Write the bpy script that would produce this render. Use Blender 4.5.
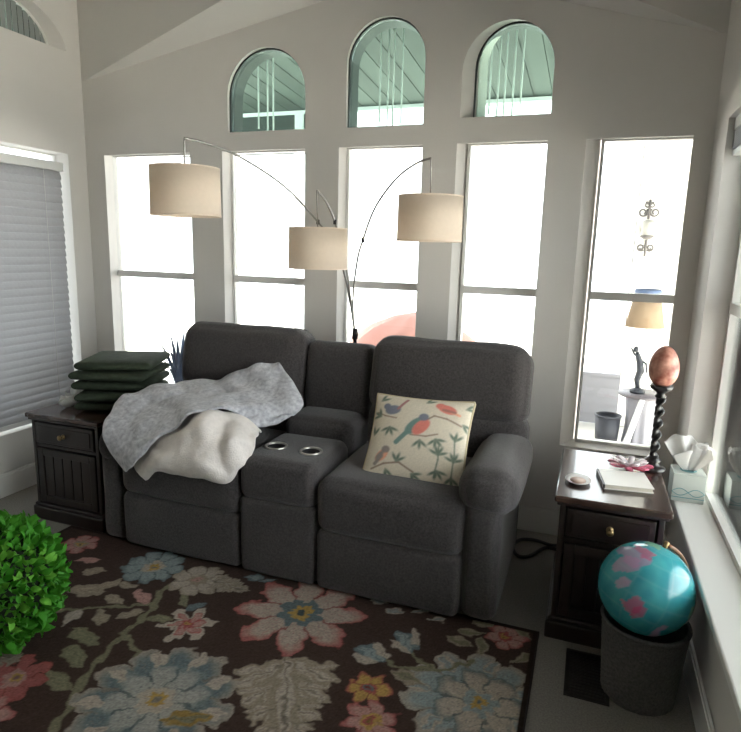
import bpy, bmesh, math, random
import numpy as np
from mathutils import Vector, Matrix, noise as mnoise
from mathutils.geometry import delaunay_2d_cdt

random.seed(7)
scene = bpy.context.scene
for o in list(bpy.data.objects):
    bpy.data.objects.remove(o)
C = scene.collection
PI = math.pi

# ------------------------------------------------------------------ camera
cam_d = bpy.data.cameras.new('camera')
cam_d.sensor_fit = 'HORIZONTAL'
cam_d.sensor_width = 36.0
cam_d.lens = 606.3 / 741.0 * 36.0
cam_d.clip_start = 0.05
cam = bpy.data.objects.new('camera', cam_d)
C.objects.link(cam)
_y, _p, _r = math.radians(19.83), math.radians(10.89), math.radians(1.52)
fwd = Vector((-math.sin(_y) * math.cos(_p), math.cos(_y) * math.cos(_p), -math.sin(_p)))
rgt = Vector((math.cos(_y), math.sin(_y), 0))
upv = rgt.cross(fwd)
r2 = rgt * math.cos(_r) + upv * math.sin(_r)
u2 = -rgt * math.sin(_r) + upv * math.cos(_r)
cam.matrix_world = Matrix(((r2.x, u2.x, -fwd.x, 0.0), (r2.y, u2.y, -fwd.y, 0.0), (r2.z, u2.z, -fwd.z, 1.5), (0, 0, 0, 1)))
scene.camera = cam

# ------------------------------------------------------------------ world, exposure
world = bpy.data.worlds.new('sky')
scene.world = world
world.use_nodes = True
bg = world.node_tree.nodes['Background']
bg.inputs['Color'].default_value = (0.93, 0.965, 1.0, 1)
bg.inputs['Strength'].default_value = 1.0
scene.view_settings.view_transform = 'Standard'
scene.view_settings.look = 'None'
scene.view_settings.gamma = 1.0
scene.view_settings.use_curve_mapping = False
scene.view_settings.exposure = 2.82
scene.cycles.max_bounces = 14
scene.cycles.diffuse_bounces = 8
scene.cycles.transparent_max_bounces = 16
scene.cycles.sample_clamp_indirect = 8.0

sun_d = bpy.data.lights.new('sun', 'SUN')
sun_d.energy = 7.0; sun_d.angle = math.radians(1.5); sun_d.color = (1.0, .95, .87)
sun = bpy.data.objects.new('sun', sun_d); C.objects.link(sun)
sun.rotation_euler = Vector((.02, -.52, .85)).to_track_quat('Z', 'Y').to_euler()

def portal(name, loc, rot, sx, sy):
    d = bpy.data.lights.new(name, 'AREA')
    d.shape = 'RECTANGLE'; d.size = sx; d.size_y = sy
    d.cycles.is_portal = True
    o = bpy.data.objects.new(name, d); C.objects.link(o)
    o.location = loc; o.rotation_euler = rot
    return o

# ------------------------------------------------------------------ helpers
def tag(o, label=None, cat=None, group=None, kind=None):
    if label: o['label'] = label
    if cat: o['category'] = cat
    if group: o['group'] = group
    if kind: o['kind'] = kind
    return o

def thing(name, loc, label, cat, group=None, kind=None):
    o = bpy.data.objects.new(name, None); C.objects.link(o)
    o.empty_display_size = 0.1
    o.location = loc
    return tag(o, label, cat, group, kind)

def wloc(o):
    v = Vector((0, 0, 0))
    while o is not None:
        v += o.location; o = o.parent
    return v

def mk(name, verts, faces, mat, parent=None, smooth=False, colors=None, autosmooth=None):
    """one mesh object; verts are world coordinates"""
    off = wloc(parent) if parent else Vector((0, 0, 0))
    me = bpy.data.meshes.new(name)
    if isinstance(verts, np.ndarray):
        verts = (verts - np.array(off)).tolist()
    else:
        verts = [(v[0] - off.x, v[1] - off.y, v[2] - off.z) for v in verts]
    me.from_pydata(verts, [], faces)
    me.validate()
    bm = bmesh.new(); bm.from_mesh(me)
    bmesh.ops.recalc_face_normals(bm, faces=bm.faces)
    bm.to_mesh(me); bm.free()
    if smooth:
        me.polygons.foreach_set('use_smooth', [True] * len(me.polygons))
    if colors is not None:
        a = me.color_attributes.new('paint', 'FLOAT_COLOR', 'POINT')
        cc = np.ones((len(me.vertices), 4), dtype=np.float32)
        cc[:, :3] = colors
        a.data.foreach_set('color', cc.ravel())
    o = bpy.data.objects.new(name, me); C.objects.link(o)
    if isinstance(mat, (list, tuple)):
        for m in mat: me.materials.append(m)
    else:
        me.materials.append(mat)
    if parent: o.parent = parent
    if autosmooth:
        bv = o.modifiers.new('bevel', 'BEVEL'); bv.width = autosmooth; bv.segments = 2
        bv.limit_method = 'ANGLE'
    return o

class MB:
    def __init__(s): s.v = []; s.f = []
    def add(s, v, f):
        n = len(s.v); s.v += [tuple(p) for p in v]; s.f += [tuple(i + n for i in q) for q in f]; return s
    def box(s, x0, x1, y0, y1, z0, z1, M=None):
        v = [(x0, y0, z0), (x1, y0, z0), (x1, y1, z0), (x0, y1, z0), (x0, y0, z1), (x1, y0, z1), (x1, y1, z1), (x0, y1, z1)]
        if M: v = [M @ Vector(p) for p in v]
        return s.add(v, [(0, 3, 2, 1), (4, 5, 6, 7), (0, 1, 5, 4), (1, 2, 6, 5), (2, 3, 7, 6), (3, 0, 4, 7)])
    def tube(s, pts, rad, n=10, cap=True):
        pts = [Vector(p) for p in pts]; m = len(pts)
        rads = rad if isinstance(rad, (list, tuple)) else [rad] * m
        rings = []; ref = None
        for i, p in enumerate(pts):
            t = (pts[min(i + 1, m - 1)] - pts[max(i - 1, 0)]).normalized()
            if ref is None:
                ref = t.cross(Vector((0, 0, 1)))
                if ref.length < 1e-3: ref = t.cross(Vector((0, 1, 0)))
            a = (ref - t * ref.dot(t)).normalized(); ref = a; b = t.cross(a)
            rings.append([p + (a * math.cos(k * 2 * PI / n) + b * math.sin(k * 2 * PI / n)) * rads[i] for k in range(n)])
        v = [q for r in rings for q in r]
        f = [(i * n + k, i * n + (k + 1) % n, (i + 1) * n + (k + 1) % n, (i + 1) * n + k) for i in range(m - 1) for k in range(n)]
        if cap: f += [tuple(range(n - 1, -1, -1)), tuple((m - 1) * n + k for k in range(n))]
        return s.add(v, f)
    def lathe(s, prof, c=(0, 0, 0), n=28, M=None, closed=False):
        """prof: list of (r, z)"""
        v = []; m = len(prof)
        for r, z in prof:
            for k in range(n):
                a = 2 * PI * k / n
                p = Vector((c[0] + r * math.cos(a), c[1] + r * math.sin(a), c[2] + z))
                v.append(M @ p if M else p)
        f = [(i * n + k, i * n + (k + 1) % n, (i + 1) * n + (k + 1) % n, (i + 1) * n + k) for i in range(m - 1) for k in range(n)]
        if closed:
            f += [((m - 1) * n + k, (m - 1) * n + (k + 1) % n, (k + 1) % n, k) for k in range(n)]
        else:
            if prof[0][0] > 1e-6: f.append(tuple(range(n - 1, -1, -1)))
            if prof[-1][0] > 1e-6: f.append(tuple((m - 1) * n + k for k in range(n)))
        return s.add(v, f)
    def build(s, name, mat, parent=None, smooth=False, bevel=None):
        return mk(name, s.v, s.f, mat, parent, smooth, autosmooth=bevel)

def smoothpath(pts, k=8):
    pts = [Vector(p) for p in pts]; out = []
    for i in range(len(pts) - 1):
        p0 = pts[max(i - 1, 0)]; p1 = pts[i]; p2 = pts[i + 1]; p3 = pts[min(i + 2, len(pts) - 1)]
        for j in range(k):
            t = j / k
            out.append(0.5 * ((2 * p1) + (p2 - p0) * t + (2 * p0 - 5 * p1 + 4 * p2 - p3) * t * t + (-p0 + 3 * p1 - 3 * p2 + p3) * t ** 3))
    out.append(pts[-1]); return out

def soft(hx, hy, hz, r, bulge=(0, 0, 0), rough=0.0, freq=6.0, seed=0, mid=8):
    """a rounded, puffed box about the origin: verts, faces"""
    r = min(r, hx * .98, hy * .98, hz * .98)
    def coords(h):
        c = [-h + r * (1 - math.cos(a)) if False else -h + r * t for t in (0, .25, .5, .75)]
        m = [(-h + r) + (2 * h - 2 * r) * i / mid for i in range(mid + 1)]
        return c + m + [h - r * t for t in (.75, .5, .25, 0)]
    H = (hx, hy, hz); cs = [coords(h) for h in H]
    idx = {}; V = []; F = []
    def vid(p):
        k = tuple(round(c, 5) for c in p)
        if k in idx: return idx[k]
        q = Vector(p); inner = Vector([max(-(H[i] - r), min(H[i] - r, p[i])) for i in range(3)])
        d = q - inner
        w = inner + d.normalized() * r
        for a in range(3):
            if bulge[a]:
                b, c = [i for i in range(3) if i != a]
                s = bulge[a] * (p[a] / H[a]) * max(0, 1 - (p[b] / H[b]) ** 2) ** .6 * max(0, 1 - (p[c] / H[c]) ** 2) ** .6
                w[a] += s
        if rough:
            w += mnoise.noise_vector(w * freq + Vector((seed * 7.3, seed * 3.1, seed))) * rough
        idx[k] = len(V); V.append(w); return idx[k]
    for a in range(3):
        b, c = [(1, 2), (2, 0), (0, 1)][a]
        for sgn in (-1, 1):
            for i in range(len(cs[b]) - 1):
                for j in range(len(cs[c]) - 1):
                    q = []
                    for (ii, jj) in ((i, j), (i + 1, j), (i + 1, j + 1), (i, j + 1)):
                        p = [0, 0, 0]; p[a] = sgn * H[a]; p[b] = cs[b][ii]; p[c] = cs[c][jj]
                        q.append(vid(tuple(p)))
                    F.append(tuple(q) if sgn > 0 else tuple(q[::-1]))
    return V, F

def softbox(name, x0, x1, y0, y1, z0, z1, r, mat, parent, bulge=(0, 0, 0), rough=0.004, freq=6, seed=0, rx=0, mid=8, rz=0, ry=0):
    V, F = soft((x1 - x0) / 2, (y1 - y0) / 2, (z1 - z0) / 2, r, bulge, rough, freq, seed, mid)
    M = Matrix.Translation(((x0 + x1) / 2, (y0 + y1) / 2, (z0 + z1) / 2)) @ Matrix.Rotation(rz, 4, 'Z') @ Matrix.Rotation(ry, 4, 'Y') @ Matrix.Rotation(rx, 4, 'X')
    return mk(name, [M @ v for v in V], F, mat, parent, True)

# ------------------------------------------------------------------ materials
def mat(name, col, rough=0.6, var=0.0, scale=8.0, bump=0.0, bscale=200.0, spec=0.5, metal=0.0, coat=0.0, sheen=0.0, stretch=None, col2=None):
    m = bpy.data.materials.new(name); m.use_nodes = True
    nt = m.node_tree; b = nt.nodes['Principled BSDF']
    b.inputs['Base Color'].default_value = (*col, 1)
    b.inputs['Roughness'].default_value = rough
    b.inputs['Specular IOR Level'].default_value = spec
    b.inputs['Metallic'].default_value = metal
    if coat: b.inputs['Coat Weight'].default_value = coat; b.inputs['Coat Roughness'].default_value = 0.08
    if sheen: b.inputs['Sheen Weight'].default_value = sheen
    tc = nt.nodes.new('ShaderNodeTexCoord')
    src = tc.outputs['Object']
    if stretch:
        mp = nt.nodes.new('ShaderNodeMapping'); mp.inputs['Scale'].default_value = stretch
        nt.links.new(src, mp.inputs['Vector']); src = mp.outputs['Vector']
    if var or col2:
        n = nt.nodes.new('ShaderNodeTexNoise'); n.inputs['Scale'].default_value = scale; n.inputs['Detail'].default_value = 4
        nt.links.new(src, n.inputs['Vector'])
        cr = nt.nodes.new('ShaderNodeValToRGB')
        c2 = col2 if col2 else tuple(min(1, c * (1 + var)) for c in col)
        c1 = col if col2 else tuple(c * (1 - var) for c in col)
        cr.color_ramp.elements[0].color = (*c1, 1); cr.color_ramp.elements[1].color = (*c2, 1)
        cr.color_ramp.elements[0].position = .3; cr.color_ramp.elements[1].position = .7
        nt.links.new(n.outputs['Fac'], cr.inputs['Fac']); nt.links.new(cr.outputs['Color'], b.inputs['Base Color'])
    if bump:
        n2 = nt.nodes.new('ShaderNodeTexNoise'); n2.inputs['Scale'].default_value = bscale; n2.inputs['Detail'].default_value = 3
        nt.links.new(src, n2.inputs['Vector'])
        bp = nt.nodes.new('ShaderNodeBump'); bp.inputs['Strength'].default_value = bump; bp.inputs['Distance'].default_value = 0.004
        nt.links.new(n2.outputs['Fac'], bp.inputs['Height']); nt.links.new(bp.outputs['Normal'], b.inputs['Normal'])
    return m

def paintmat(name, rough, bump=0.0, bscale=300, coat=0.0, spec=0.5):
    m = mat(name, (.5, .5, .5), rough, bump=bump, bscale=bscale, coat=coat, spec=spec)
    nt = m.node_tree; a = nt.nodes.new('ShaderNodeAttribute'); a.attribute_name = 'paint'
    nt.links.new(a.outputs['Color'], nt.nodes['Principled BSDF'].inputs['Base Color'])
    return m

def glassmat(name, tint, ior=1.45):
    m = bpy.data.materials.new(name); m.use_nodes = True; nt = m.node_tree
    nt.nodes.remove(nt.nodes['Principled BSDF']); out = nt.nodes['Material Output']
    t = nt.nodes.new('ShaderNodeBsdfTransparent'); t.inputs['Color'].default_value = (*tint, 1)
    g = nt.nodes.new('ShaderNodeBsdfGlossy'); g.inputs['Roughness'].default_value = 0.02
    f = nt.nodes.new('ShaderNodeFresnel'); f.inputs['IOR'].default_value = ior
    x = nt.nodes.new('ShaderNodeMixShader')
    nt.links.new(f.outputs[0], x.inputs[0]); nt.links.new(t.outputs[0], x.inputs[1]); nt.links.new(g.outputs[0], x.inputs[2])
    nt.links.new(x.outputs[0], out.inputs['Surface'])
    return m

def transmat(name, col, amount=0.5, rough=0.8, tcol=None, bump=0.0):
    m = mat(name, col, rough, var=.04, scale=60, bump=bump, bscale=500, spec=.2)
    nt = m.node_tree; b = nt.nodes['Principled BSDF']; out = nt.nodes['Material Output']
    t = nt.nodes.new('ShaderNodeBsdfTranslucent'); t.inputs['Color'].default_value = (*(tcol or col), 1)
    x = nt.nodes.new('ShaderNodeMixShader'); x.inputs[0].default_value = amount
    nt.links.new(b.outputs[0], x.inputs[1]); nt.links.new(t.outputs[0], x.inputs[2]); nt.links.new(x.outputs[0], out.inputs['Surface'])
    return m

M = {}
M['wall'] = mat('painted_drywall', (.66, .635, .605), .85, var=.02, scale=3, bump=.12, bscale=90)
M['ceil'] = mat('ceiling_paint', (.66, .64, .61), .9, bump=.1, bscale=90)
M['trim'] = mat('white_trim_paint', (.74, .73, .70), .45)
M['vinyl'] = mat('white_vinyl', (.70, .69, .66), .4)
M['dark_seal'] = mat('dark_bronze_window_frame', (.03, .036, .034), .6)
M['arch_shade'] = transmat('grey_pleated_shade', (.30, .32, .31), .12, .8)
M['glass'] = glassmat('window_glass', (.97, .99, .98))
M['green_glass'] = glassmat('green_tinted_glass', (.70, .82, .77))
M['carpet'] = mat('grey_beige_carpet', (.20, .188, .168), .95, var=.22, scale=160, bump=.9, bscale=420)
M['sofa'] = mat('charcoal_chenille', (.054, .0475, .047), .9, var=.38, scale=120, bump=.7, bscale=330, sheen=.25, spec=.2)
M['sofa_dark'] = mat('dark_base_fabric', (.03, .028, .03), .9)
M['silver'] = mat('brushed_silver', (.62, .60, .56), .28, metal=.9)
M['cup_dark'] = mat('dark_cup_liner', (.012, .012, .014), .4)
M['wood'] = mat('espresso_wood', (.016, .009, .007), .42, var=.4, scale=9, stretch=(1, 1, .12), coat=.25)
M['wood_top'] = mat('polished_espresso_top', (.045, .024, .018), .27, var=.35, scale=9, stretch=(1, .12, 1), coat=.4)
M['brass'] = mat('aged_brass', (.36, .25, .12), .35, metal=.9)
M['black_metal'] = mat('dark_bronze_metal', (.035, .032, .03), .4, metal=.6)
M['steel'] = mat('brushed_nickel', (.30, .29, .27), .35, metal=.9)
M['shade'] = transmat('cream_linen', (.90, .82, .73), .58, tcol=(.96, .87, .77), bump=.2)
M['bulb'] = mat('frosted_bulb', (.85, .84, .8), .4)
M['rug'] = paintmat('woven_floral_wool', .95, bump=.7, bscale=380, spec=.1)
M['rug_edge'] = mat('dark_rug_binding', (.02, .014, .012), .95)
M['birdprint'] = paintmat('printed_bird_linen', .9, bump=.3, bscale=500, spec=.15)
M['piping'] = mat('tan_piping', (.55, .46, .30), .85)
M['green_cloth'] = mat('olive_green_cotton', (.040, .052, .034), .85, var=.2, scale=30, bump=.3, bscale=300, spec=.2)
M['grey_fleece'] = mat('grey_fleece', (.36, .36, .40), .95, col2=(.66, .66, .69), scale=48, bump=1.0, bscale=130, sheen=.4, spec=.1)
M['cream_fleece'] = mat('cream_fleece', (.76, .70, .66), .95, var=.06, scale=50, bump=.8, bscale=150, sheen=.4, spec=.1)
M['paper'] = transmat('tissue_paper', (.84, .83, .81), .3)
M['tissue_card'] = mat('pale_green_card', (.52, .56, .52), .6)
M['tissue_print'] = mat('teal_print', (.16, .36, .38), .6)
M['book_white'] = mat('white_book_cover', (.80, .77, .72), .45)
M['pages'] = mat('book_pages', (.74, .70, .60), .8)
M['pink'] = mat('pink_ribbon', (.62, .13, .22), .45)
M['ribbon_white'] = mat('white_ribbon', (.82, .74, .76), .45)
M['ceramic'] = mat('pale_ceramic', (.55, .52, .50), .3)
M['ceramic_in'] = mat('peach_ceramic', (.55, .38, .30), .35)
M['egg'] = mat('mottled_orange_stone', (.26, .05, .03), .38, scale=26, col2=(.74, .40, .30))
M['black_wood'] = mat('ebonised_wood', (.012, .010, .010), .35, coat=.3)
M['globe'] = paintmat('globe_print', .22, coat=.5)
M['globe_wood'] = mat('brown_meridian_wood', (.20, .085, .04), .4)
M['basket'] = mat('dark_grey_weave', (.085, .081, .078), .85, var=.3, scale=120, bump=.8, bscale=260)
M['cord'] = mat('black_rubber', (.012, .012, .013), .5)
M['vent'] = mat('dark_brown_metal', (.014, .011, .010), .5)
M['slat'] = transmat('pale_grey_slat', (.42, .42, .435), .05, .5, tcol=(.6, .62, .66))
M['headrail'] = mat('blind_headrail', (.62, .62, .60), .5)
M['cordw'] = mat('white_cord', (.7, .7, .68), .7)
M['leaf'] = transmat('boxwood_leaf', (.065, .28, .028), .25, .45, tcol=(.16, .5, .05))
M['leaf2'] = transmat('boxwood_leaf_young', (.17, .46, .06), .25, .45, tcol=(.25, .6, .08))
M['pot'] = mat('dark_pot', (.03, .028, .026), .6)
M['soil'] = mat('twiggy_core', (.012, .02, .008), .9)
# outdoors
M['concrete'] = mat('pale_concrete', (.62, .60, .56), .9, var=.06, scale=2)
M['stucco'] = mat('white_stucco', (.80, .78, .72), .9, bump=.2, bscale=60)
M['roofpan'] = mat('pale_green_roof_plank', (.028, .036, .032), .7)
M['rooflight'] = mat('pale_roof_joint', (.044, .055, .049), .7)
M['stone_glass'] = mat('frosted_lantern_glass', (.30, .29, .26), .5)
M['beam'] = mat('white_beam_paint', (.62, .64, .64), .6)
M['pale_tubes'] = mat('pale_aluminium', (.42, .45, .44), .4)
M['bin'] = mat('slate_plastic', (.020, .021, .028), .5)
M['pat_shade'] = transmat('apricot_lampshade', (.30, .22, .145), .3, tcol=(.38, .28, .18))
M['pat_band'] = mat('slate_blue_band', (.06, .09, .16), .6)
M['bronze'] = mat('dark_bronze', (.012, .014, .02), .6)
M['iron'] = mat('weathered_iron', (.10, .09, .085), .6)
M['cloth_skirt'] = mat('white_cotton', (.20, .195, .215), .9)
M['tabletop'] = mat('grey_stone_top', (.085, .072, .078), .5)
M['cloth_red'] = mat('faded_red_canvas', (.50, .25, .21), .9)
M['pole'] = mat('pale_pole', (.6, .6, .58), .5)
M['navy'] = mat('navy_leaf', (.006, .010, .020), .9, spec=.1)
M['siding'] = mat('pale_grey_siding', (.23, .225, .24), .8)
M['terracotta'] = mat('terracotta', (.35, .16, .09), .8)

# ------------------------------------------------------------------ room shell
XL, XR, YB, YF, ZC = -3.185, 0.455, 3.25, -2.2, 3.35
SPLAY = 0.07

def wall_with_holes(name, outline, holes, to3d, thick, label):
    """outline, hole loops (front, back) in the wall's plane; to3d(a, b, depth)"""
    V = []; F = []
    for depth, pick in ((0, 0), (thick, 1)):
        pts = []; edges = []
        for loop in [outline] + [h[pick] for h in holes]:
            n0 = len(pts); pts += [Vector(p) for p in loop]
            edges += [(n0 + i, n0 + (i + 1) % len(loop)) for i in range(len(loop))]
        vs, es, fs, *_ = delaunay_2d_cdt(pts, edges, [], 0, 1e-6)
        def inside(p, loop):
            c = False
            for i in range(len(loop)):
                a = loop[i]; b = loop[i - 1]
                if (a[1] > p[1]) != (b[1] > p[1]) and p[0] < (b[0] - a[0]) * (p[1] - a[1]) / (b[1] - a[1]) + a[0]: c = not c
            return c
        n0 = len(V); V += [to3d(p[0], p[1], depth) for p in vs]
        for f in fs:
            cx = sum(vs[i][0] for i in f) / len(f); cy = sum(vs[i][1] for i in f) / len(f)
            if not inside((cx, cy), outline): continue
            if any(inside((cx, cy), h[pick]) for h in holes): continue
            F.append(tuple(n0 + i for i in f))
    for fr, bk in [(outline, outline)] + holes:
        n0 = len(V); n = len(fr)
        V += [to3d(p[0], p[1], 0) for p in fr] + [to3d(p[0], p[1], thick) for p in bk]
        F += [(n0 + i, n0 + (i + 1) % n, n0 + n + (i + 1) % n, n0 + n + i) for i in range(n)]
    bm_mesh = mk(name, V, F, M['wall'])
    bm = bmesh.new(); bm.from_mesh(bm_mesh.data)
    bmesh.ops.remove_doubles(bm, verts=bm.verts, dist=1e-5)
    bmesh.ops.recalc_face_normals(bm, faces=bm.faces)
    bm.to_mesh(bm_mesh.data); bm.free()
    return tag(bm_mesh, label, 'wall', kind='structure')

def rect(x0, x1, z0, z1): return [(x0, z0), (x1, z0), (x1, z1), (x0, z1)]
def arch(x0, x1, z0, z1, n=20):
    r = (x1 - x0) / 2; cx = (x0 + x1) / 2; b = min(r, z1 - z0); zc = z1 - b
    return [(x0, z0), (x1, z0)] + [(cx + r * math.cos(PI * k / n), zc + b * math.sin(PI * k / n)) for k in range(n + 1)]

LOW = [(-3.035, -2.378), (-2.149, -1.60), (-1.392, -.912), (-.728, -.275), (-.094, .370)]
ARC = [(-2.105, -1.60, 2.155, 2.602), (-1.352, -.915, 2.152, 2.694), (-.719, -.270, 2.175, 2.618)]
Z0, Z1 = .505, 2.05
sp = [-.045, -.008, .004, .036, .070]
spr = [0, 0, 0, .012, .035]
holes = []
for i, (a, b) in enumerate(LOW):
    holes.append((rect(a, b, Z0, Z1), rect(a + sp[i], b + spr[i], Z0, Z1 + .02)))
spa = [-.03, -.02, .10]
depa = [.03, .03, .08]
backtop = [.02, .02, .03]
for i, (a, b, c, d) in enumerate(ARC):
    holes.append((arch(a, b, c, d), arch(a + spa[i], b + .02, c, d + backtop[i])))
wall_with_holes('wall_back', [(XL - .16, 0), (XR + .16, 0), (XR + .16, ZC), (XL - .16, ZC)], holes,
                lambda a, b, d: (a, YB + d, b), .16, 'grey-beige gable wall with five tall windows and three arched windows')
LW = (1.15, 3.105, .365, 2.04); LA = (2.04, 3.14, 2.65, 2.905)
wall_with_holes('wall_left', [(YF, 0), (YB, 0), (YB, ZC), (YF, ZC)],
                [(rect(*LW), rect(*LW)), (arch(*LA), arch(LA[0] + .05, LA[1] - .10, LA[2], LA[3] + .01))],
                lambda a, b, d: (XL - d, a, b), .16, 'grey-beige side wall with blind-covered window and half-round window')
RW = (0.75, 2.935, .45, 2.06)
wall_with_holes('wall_right', [(YF, 0), (YB, 0), (YB, ZC), (YF, ZC)], [(rect(*RW), rect(*RW))],
                lambda a, b, d: (XR + d, a, b), .16, 'grey-beige side wall with a deep low window sill')
tag(MB().box(XL - .16, XR + .16, YF - .16, YF, 0, ZC).build('wall_front', M['wall']), 'plain wall opposite the sofa', 'wall', kind='structure')
tag(MB().box(XL - .16, XR + .16, YF - .16, YB + .16, -.12, 0).build('floor', M['carpet']), 'grey-beige carpet covering the room floor', 'floor', kind='structure')
tag(MB().box(XL - .16, XR + .16, YF - .16, YB + .16, ZC, ZC + .1).build('ceiling', M['ceil']), 'pale high ceiling above the gable window wall', 'ceiling', kind='structure')
# gable soffit: from the corner the header runs forward and up to a peak above the middle arch
ap = (-1.0, 2.80, 2.975); bp_ = (-1.0, YB, 2.89); cl = (XL, YB, 2.50); cr_ = (XR, YB, 2.47)
V = [cl, bp_, cr_, ap, (XL, YB, ZC), (-1.0, YB, ZC), (XR, YB, ZC), (-1.0, 2.80, ZC)]
F = [(0, 1, 3), (1, 2, 3), (0, 3, 7, 4), (3, 2, 6, 7), (0, 4, 5, 1), (1, 5, 6, 2), (4, 7, 5), (5, 7, 6)]
tag(mk('trim_1', V, F, M['ceil']), 'sloping gable soffit where the vaulted ceiling meets the window wall', 'trim', kind='structure')

def baseboard(name, pts, label):
    o = MB()
    (x0, x1, y0, y1) = pts
    o.box(x0, x1, y0, y1, 0, .125)
    s = .004
    o.box(x0 + (s if x1 - x0 < .1 else 0), x1 - (s if x1 - x0 < .1 else 0), y0 + (s if y1 - y0 < .1 else 0), y1 - (s if y1 - y0 < .1 else 0), .125, .14)
    return tag(o.build(name, M['trim']), label, 'baseboard', kind='structure')
baseboard('baseboard_back', (XL, XR, YB - .016, YB), 'white baseboard along the window wall')
baseboard('baseboard_left', (XL, XL + .016, YF, YB - .016), 'white baseboard below the blind-covered window')
baseboard('baseboard_right', (XR - .016, XR, YF, YB - .016), 'white baseboard below the deep window sill')

# ------------------------------------------------------------------ windows
def sash(x0, x1, z0, z1, w, y0, y1, m):
    m.box(x0, x0 + w, y0, y1, z0, z1); m.box(x1 - w, x1, y0, y1, z0, z1)
    m.box(x0 + w, x1 - w, y0, y1, z0, z0 + w); m.box(x0 + w, x1 - w, y0, y1, z1 - w, z1)
    return m
wl = ['tall double-sash window next to the corner with the blind-covered wall', 'tall double-sash window behind the backrest with the throw blankets',
      'tall double-sash window behind the centre console backrest', 'tall double-sash window behind the backrest with the bird cushion',
      'tall double-sash window above the side table with the twisted candlestick']
for i, (a, b) in enumerate(LOW):
    x0 = a + sp[i]; b = b + spr[i]; cx = (x0 + b) / 2
    t = thing('window_%d' % (i + 1), (cx, YB + .12, Z0), wl[i], 'window', kind='structure')
    sash(x0, b, Z0, Z1 + .02, .016, YB + .105, YB + .15, MB()).build('window_frame', M['vinyl'], t)
    zr = 1.295
    MB().box(x0 + .016, b - .016, YB + .095, YB + .15, zr - .020, zr + .020).build('meeting_rail', M['vinyl'], t)
    for z0, z1, yy in ((Z0 + .016, zr - .02, YB + .118), (zr + .02, Z1 + .004, YB + .132)):
        MB().box(x0 + .016, b - .016, yy, yy + .004, z0, z1).build('pane', M['glass'], t)
    portal('daylight_portal', (cx, YB + .165, (Z0 + Z1) / 2), (PI / 2, 0, 0), b - x0, Z1 - Z0)
al = ['green-tinted arched window above the tall window nearest the white drum shade on the long arm',
      'tallest green-tinted arched window under the gable peak', 'green-tinted arched window with bright sky along its lower edge']
def ring_band(loop, y0, y1, w, cen):
    n = len(loop); inn = []
    for (x, z) in loop:
        dx, dz = x - cen[0], z - cen[1]; L = math.hypot(dx, dz); inn.append((x - dx / L * w, z - dz / L * w))
    V = [(x, y0, z) for x, z in loop] + [(x, y0, z) for x, z in inn] + [(x, y1, z) for x, z in loop] + [(x, y1, z) for x, z in inn]
    F = []
    for i in range(n):
        j = (i + 1) % n
        F += [(i, j, n + j, n + i), (2 * n + i, 3 * n + i, 3 * n + j, 2 * n + j), (i, 2 * n + i, 2 * n + j, j), (n + i, n + j, 3 * n + j, 3 * n + i)]
    return V, F, inn
for i, (a, b, c, d) in enumerate(ARC):
    q_ = depa[i] / .16; x0 = a + spa[i] * q_; b = b + .02 * q_; d = d + backtop[i] * q_; lp = arch(x0, b, c, d); cx = (x0 + b) / 2; yd = YB + depa[i]
    t = thing('window_%d' % (i + 6), (cx, YB + .12, c), al[i], 'window', kind='structure')
    V, F, inn = ring_band(lp, yd, YB + .162, .009, (cx, (c + d) / 2))
    mk('window_frame', V, F, M['dark_seal'], t)
    n = len(inn)
    mk('pane', [(x, yd + .020, z) for x, z in inn] + [(x, yd + .024, z) for x, z in inn],
       [tuple(range(n)), tuple(range(2 * n - 1, n - 1, -1))] + [(k, (k + 1) % n, n + (k + 1) % n, n + k) for k in range(n)], M['green_glass'], t)
    portal('daylight_portal', (cx, YB + .165, (c + d) / 2), (PI / 2, 0, 0), b - x0, d - c)

def on_left(o):   # map window-plane mesh built facing +y at x=along to the left wall
    return o
# left window (built directly in world axes)
t = thing('window_9', (XL - .12, (LW[0] + LW[1]) / 2, LW[2]), 'wide side window hidden behind the lowered grey blind', 'window', kind='structure')
m = MB(); y0, y1, z0, z1 = LW; w = .010
for q in ((y0, y0 + w, z0, z1), (y1 - w, y1, z0, z1), (y0 + w, y1 - w, z0, z0 + w), (y0 + w, y1 - w, z1 - w, z1)):
    m.box(XL - .15, XL - .105, *q)
m.build('window_frame', M['vinyl'], t)
MB().box(XL - .15, XL - .10, (y0 + y1) / 2 - .02, (y0 + y1) / 2 + .02, z0 + w, z1 - w).build('mullion', M['vinyl'], t)
for q in ((y0 + w, (y0 + y1) / 2 - .02), ((y0 + y1) / 2 + .02, y1 - w)):
    MB().box(XL - .13, XL - .126, q[0], q[1], z0 + w, z1 - w).build('pane', M['glass'], t)
portal('daylight_portal', (XL - .165, (y0 + y1) / 2, (z0 + z1) / 2), (0, -PI / 2, 0), z1 - z0, y1 - y0)
la = arch(LA[0] + .025, LA[1] - .05, LA[2], LA[3] + .005)
t = thing('window_10', (XL - .12, 2.6, LA[2]), 'half-round window high above the grey blind', 'window', kind='structure')
V, F, inn = ring_band(la, 0, 1, .018, (sum(p[0] for p in la) / len(la), LA[2] + .11))
mk('window_frame', [(XL - .08 - .045 * p[1], p[0], p[2]) for p in V], F, M['vinyl'], t)
nn_ = 26
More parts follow.
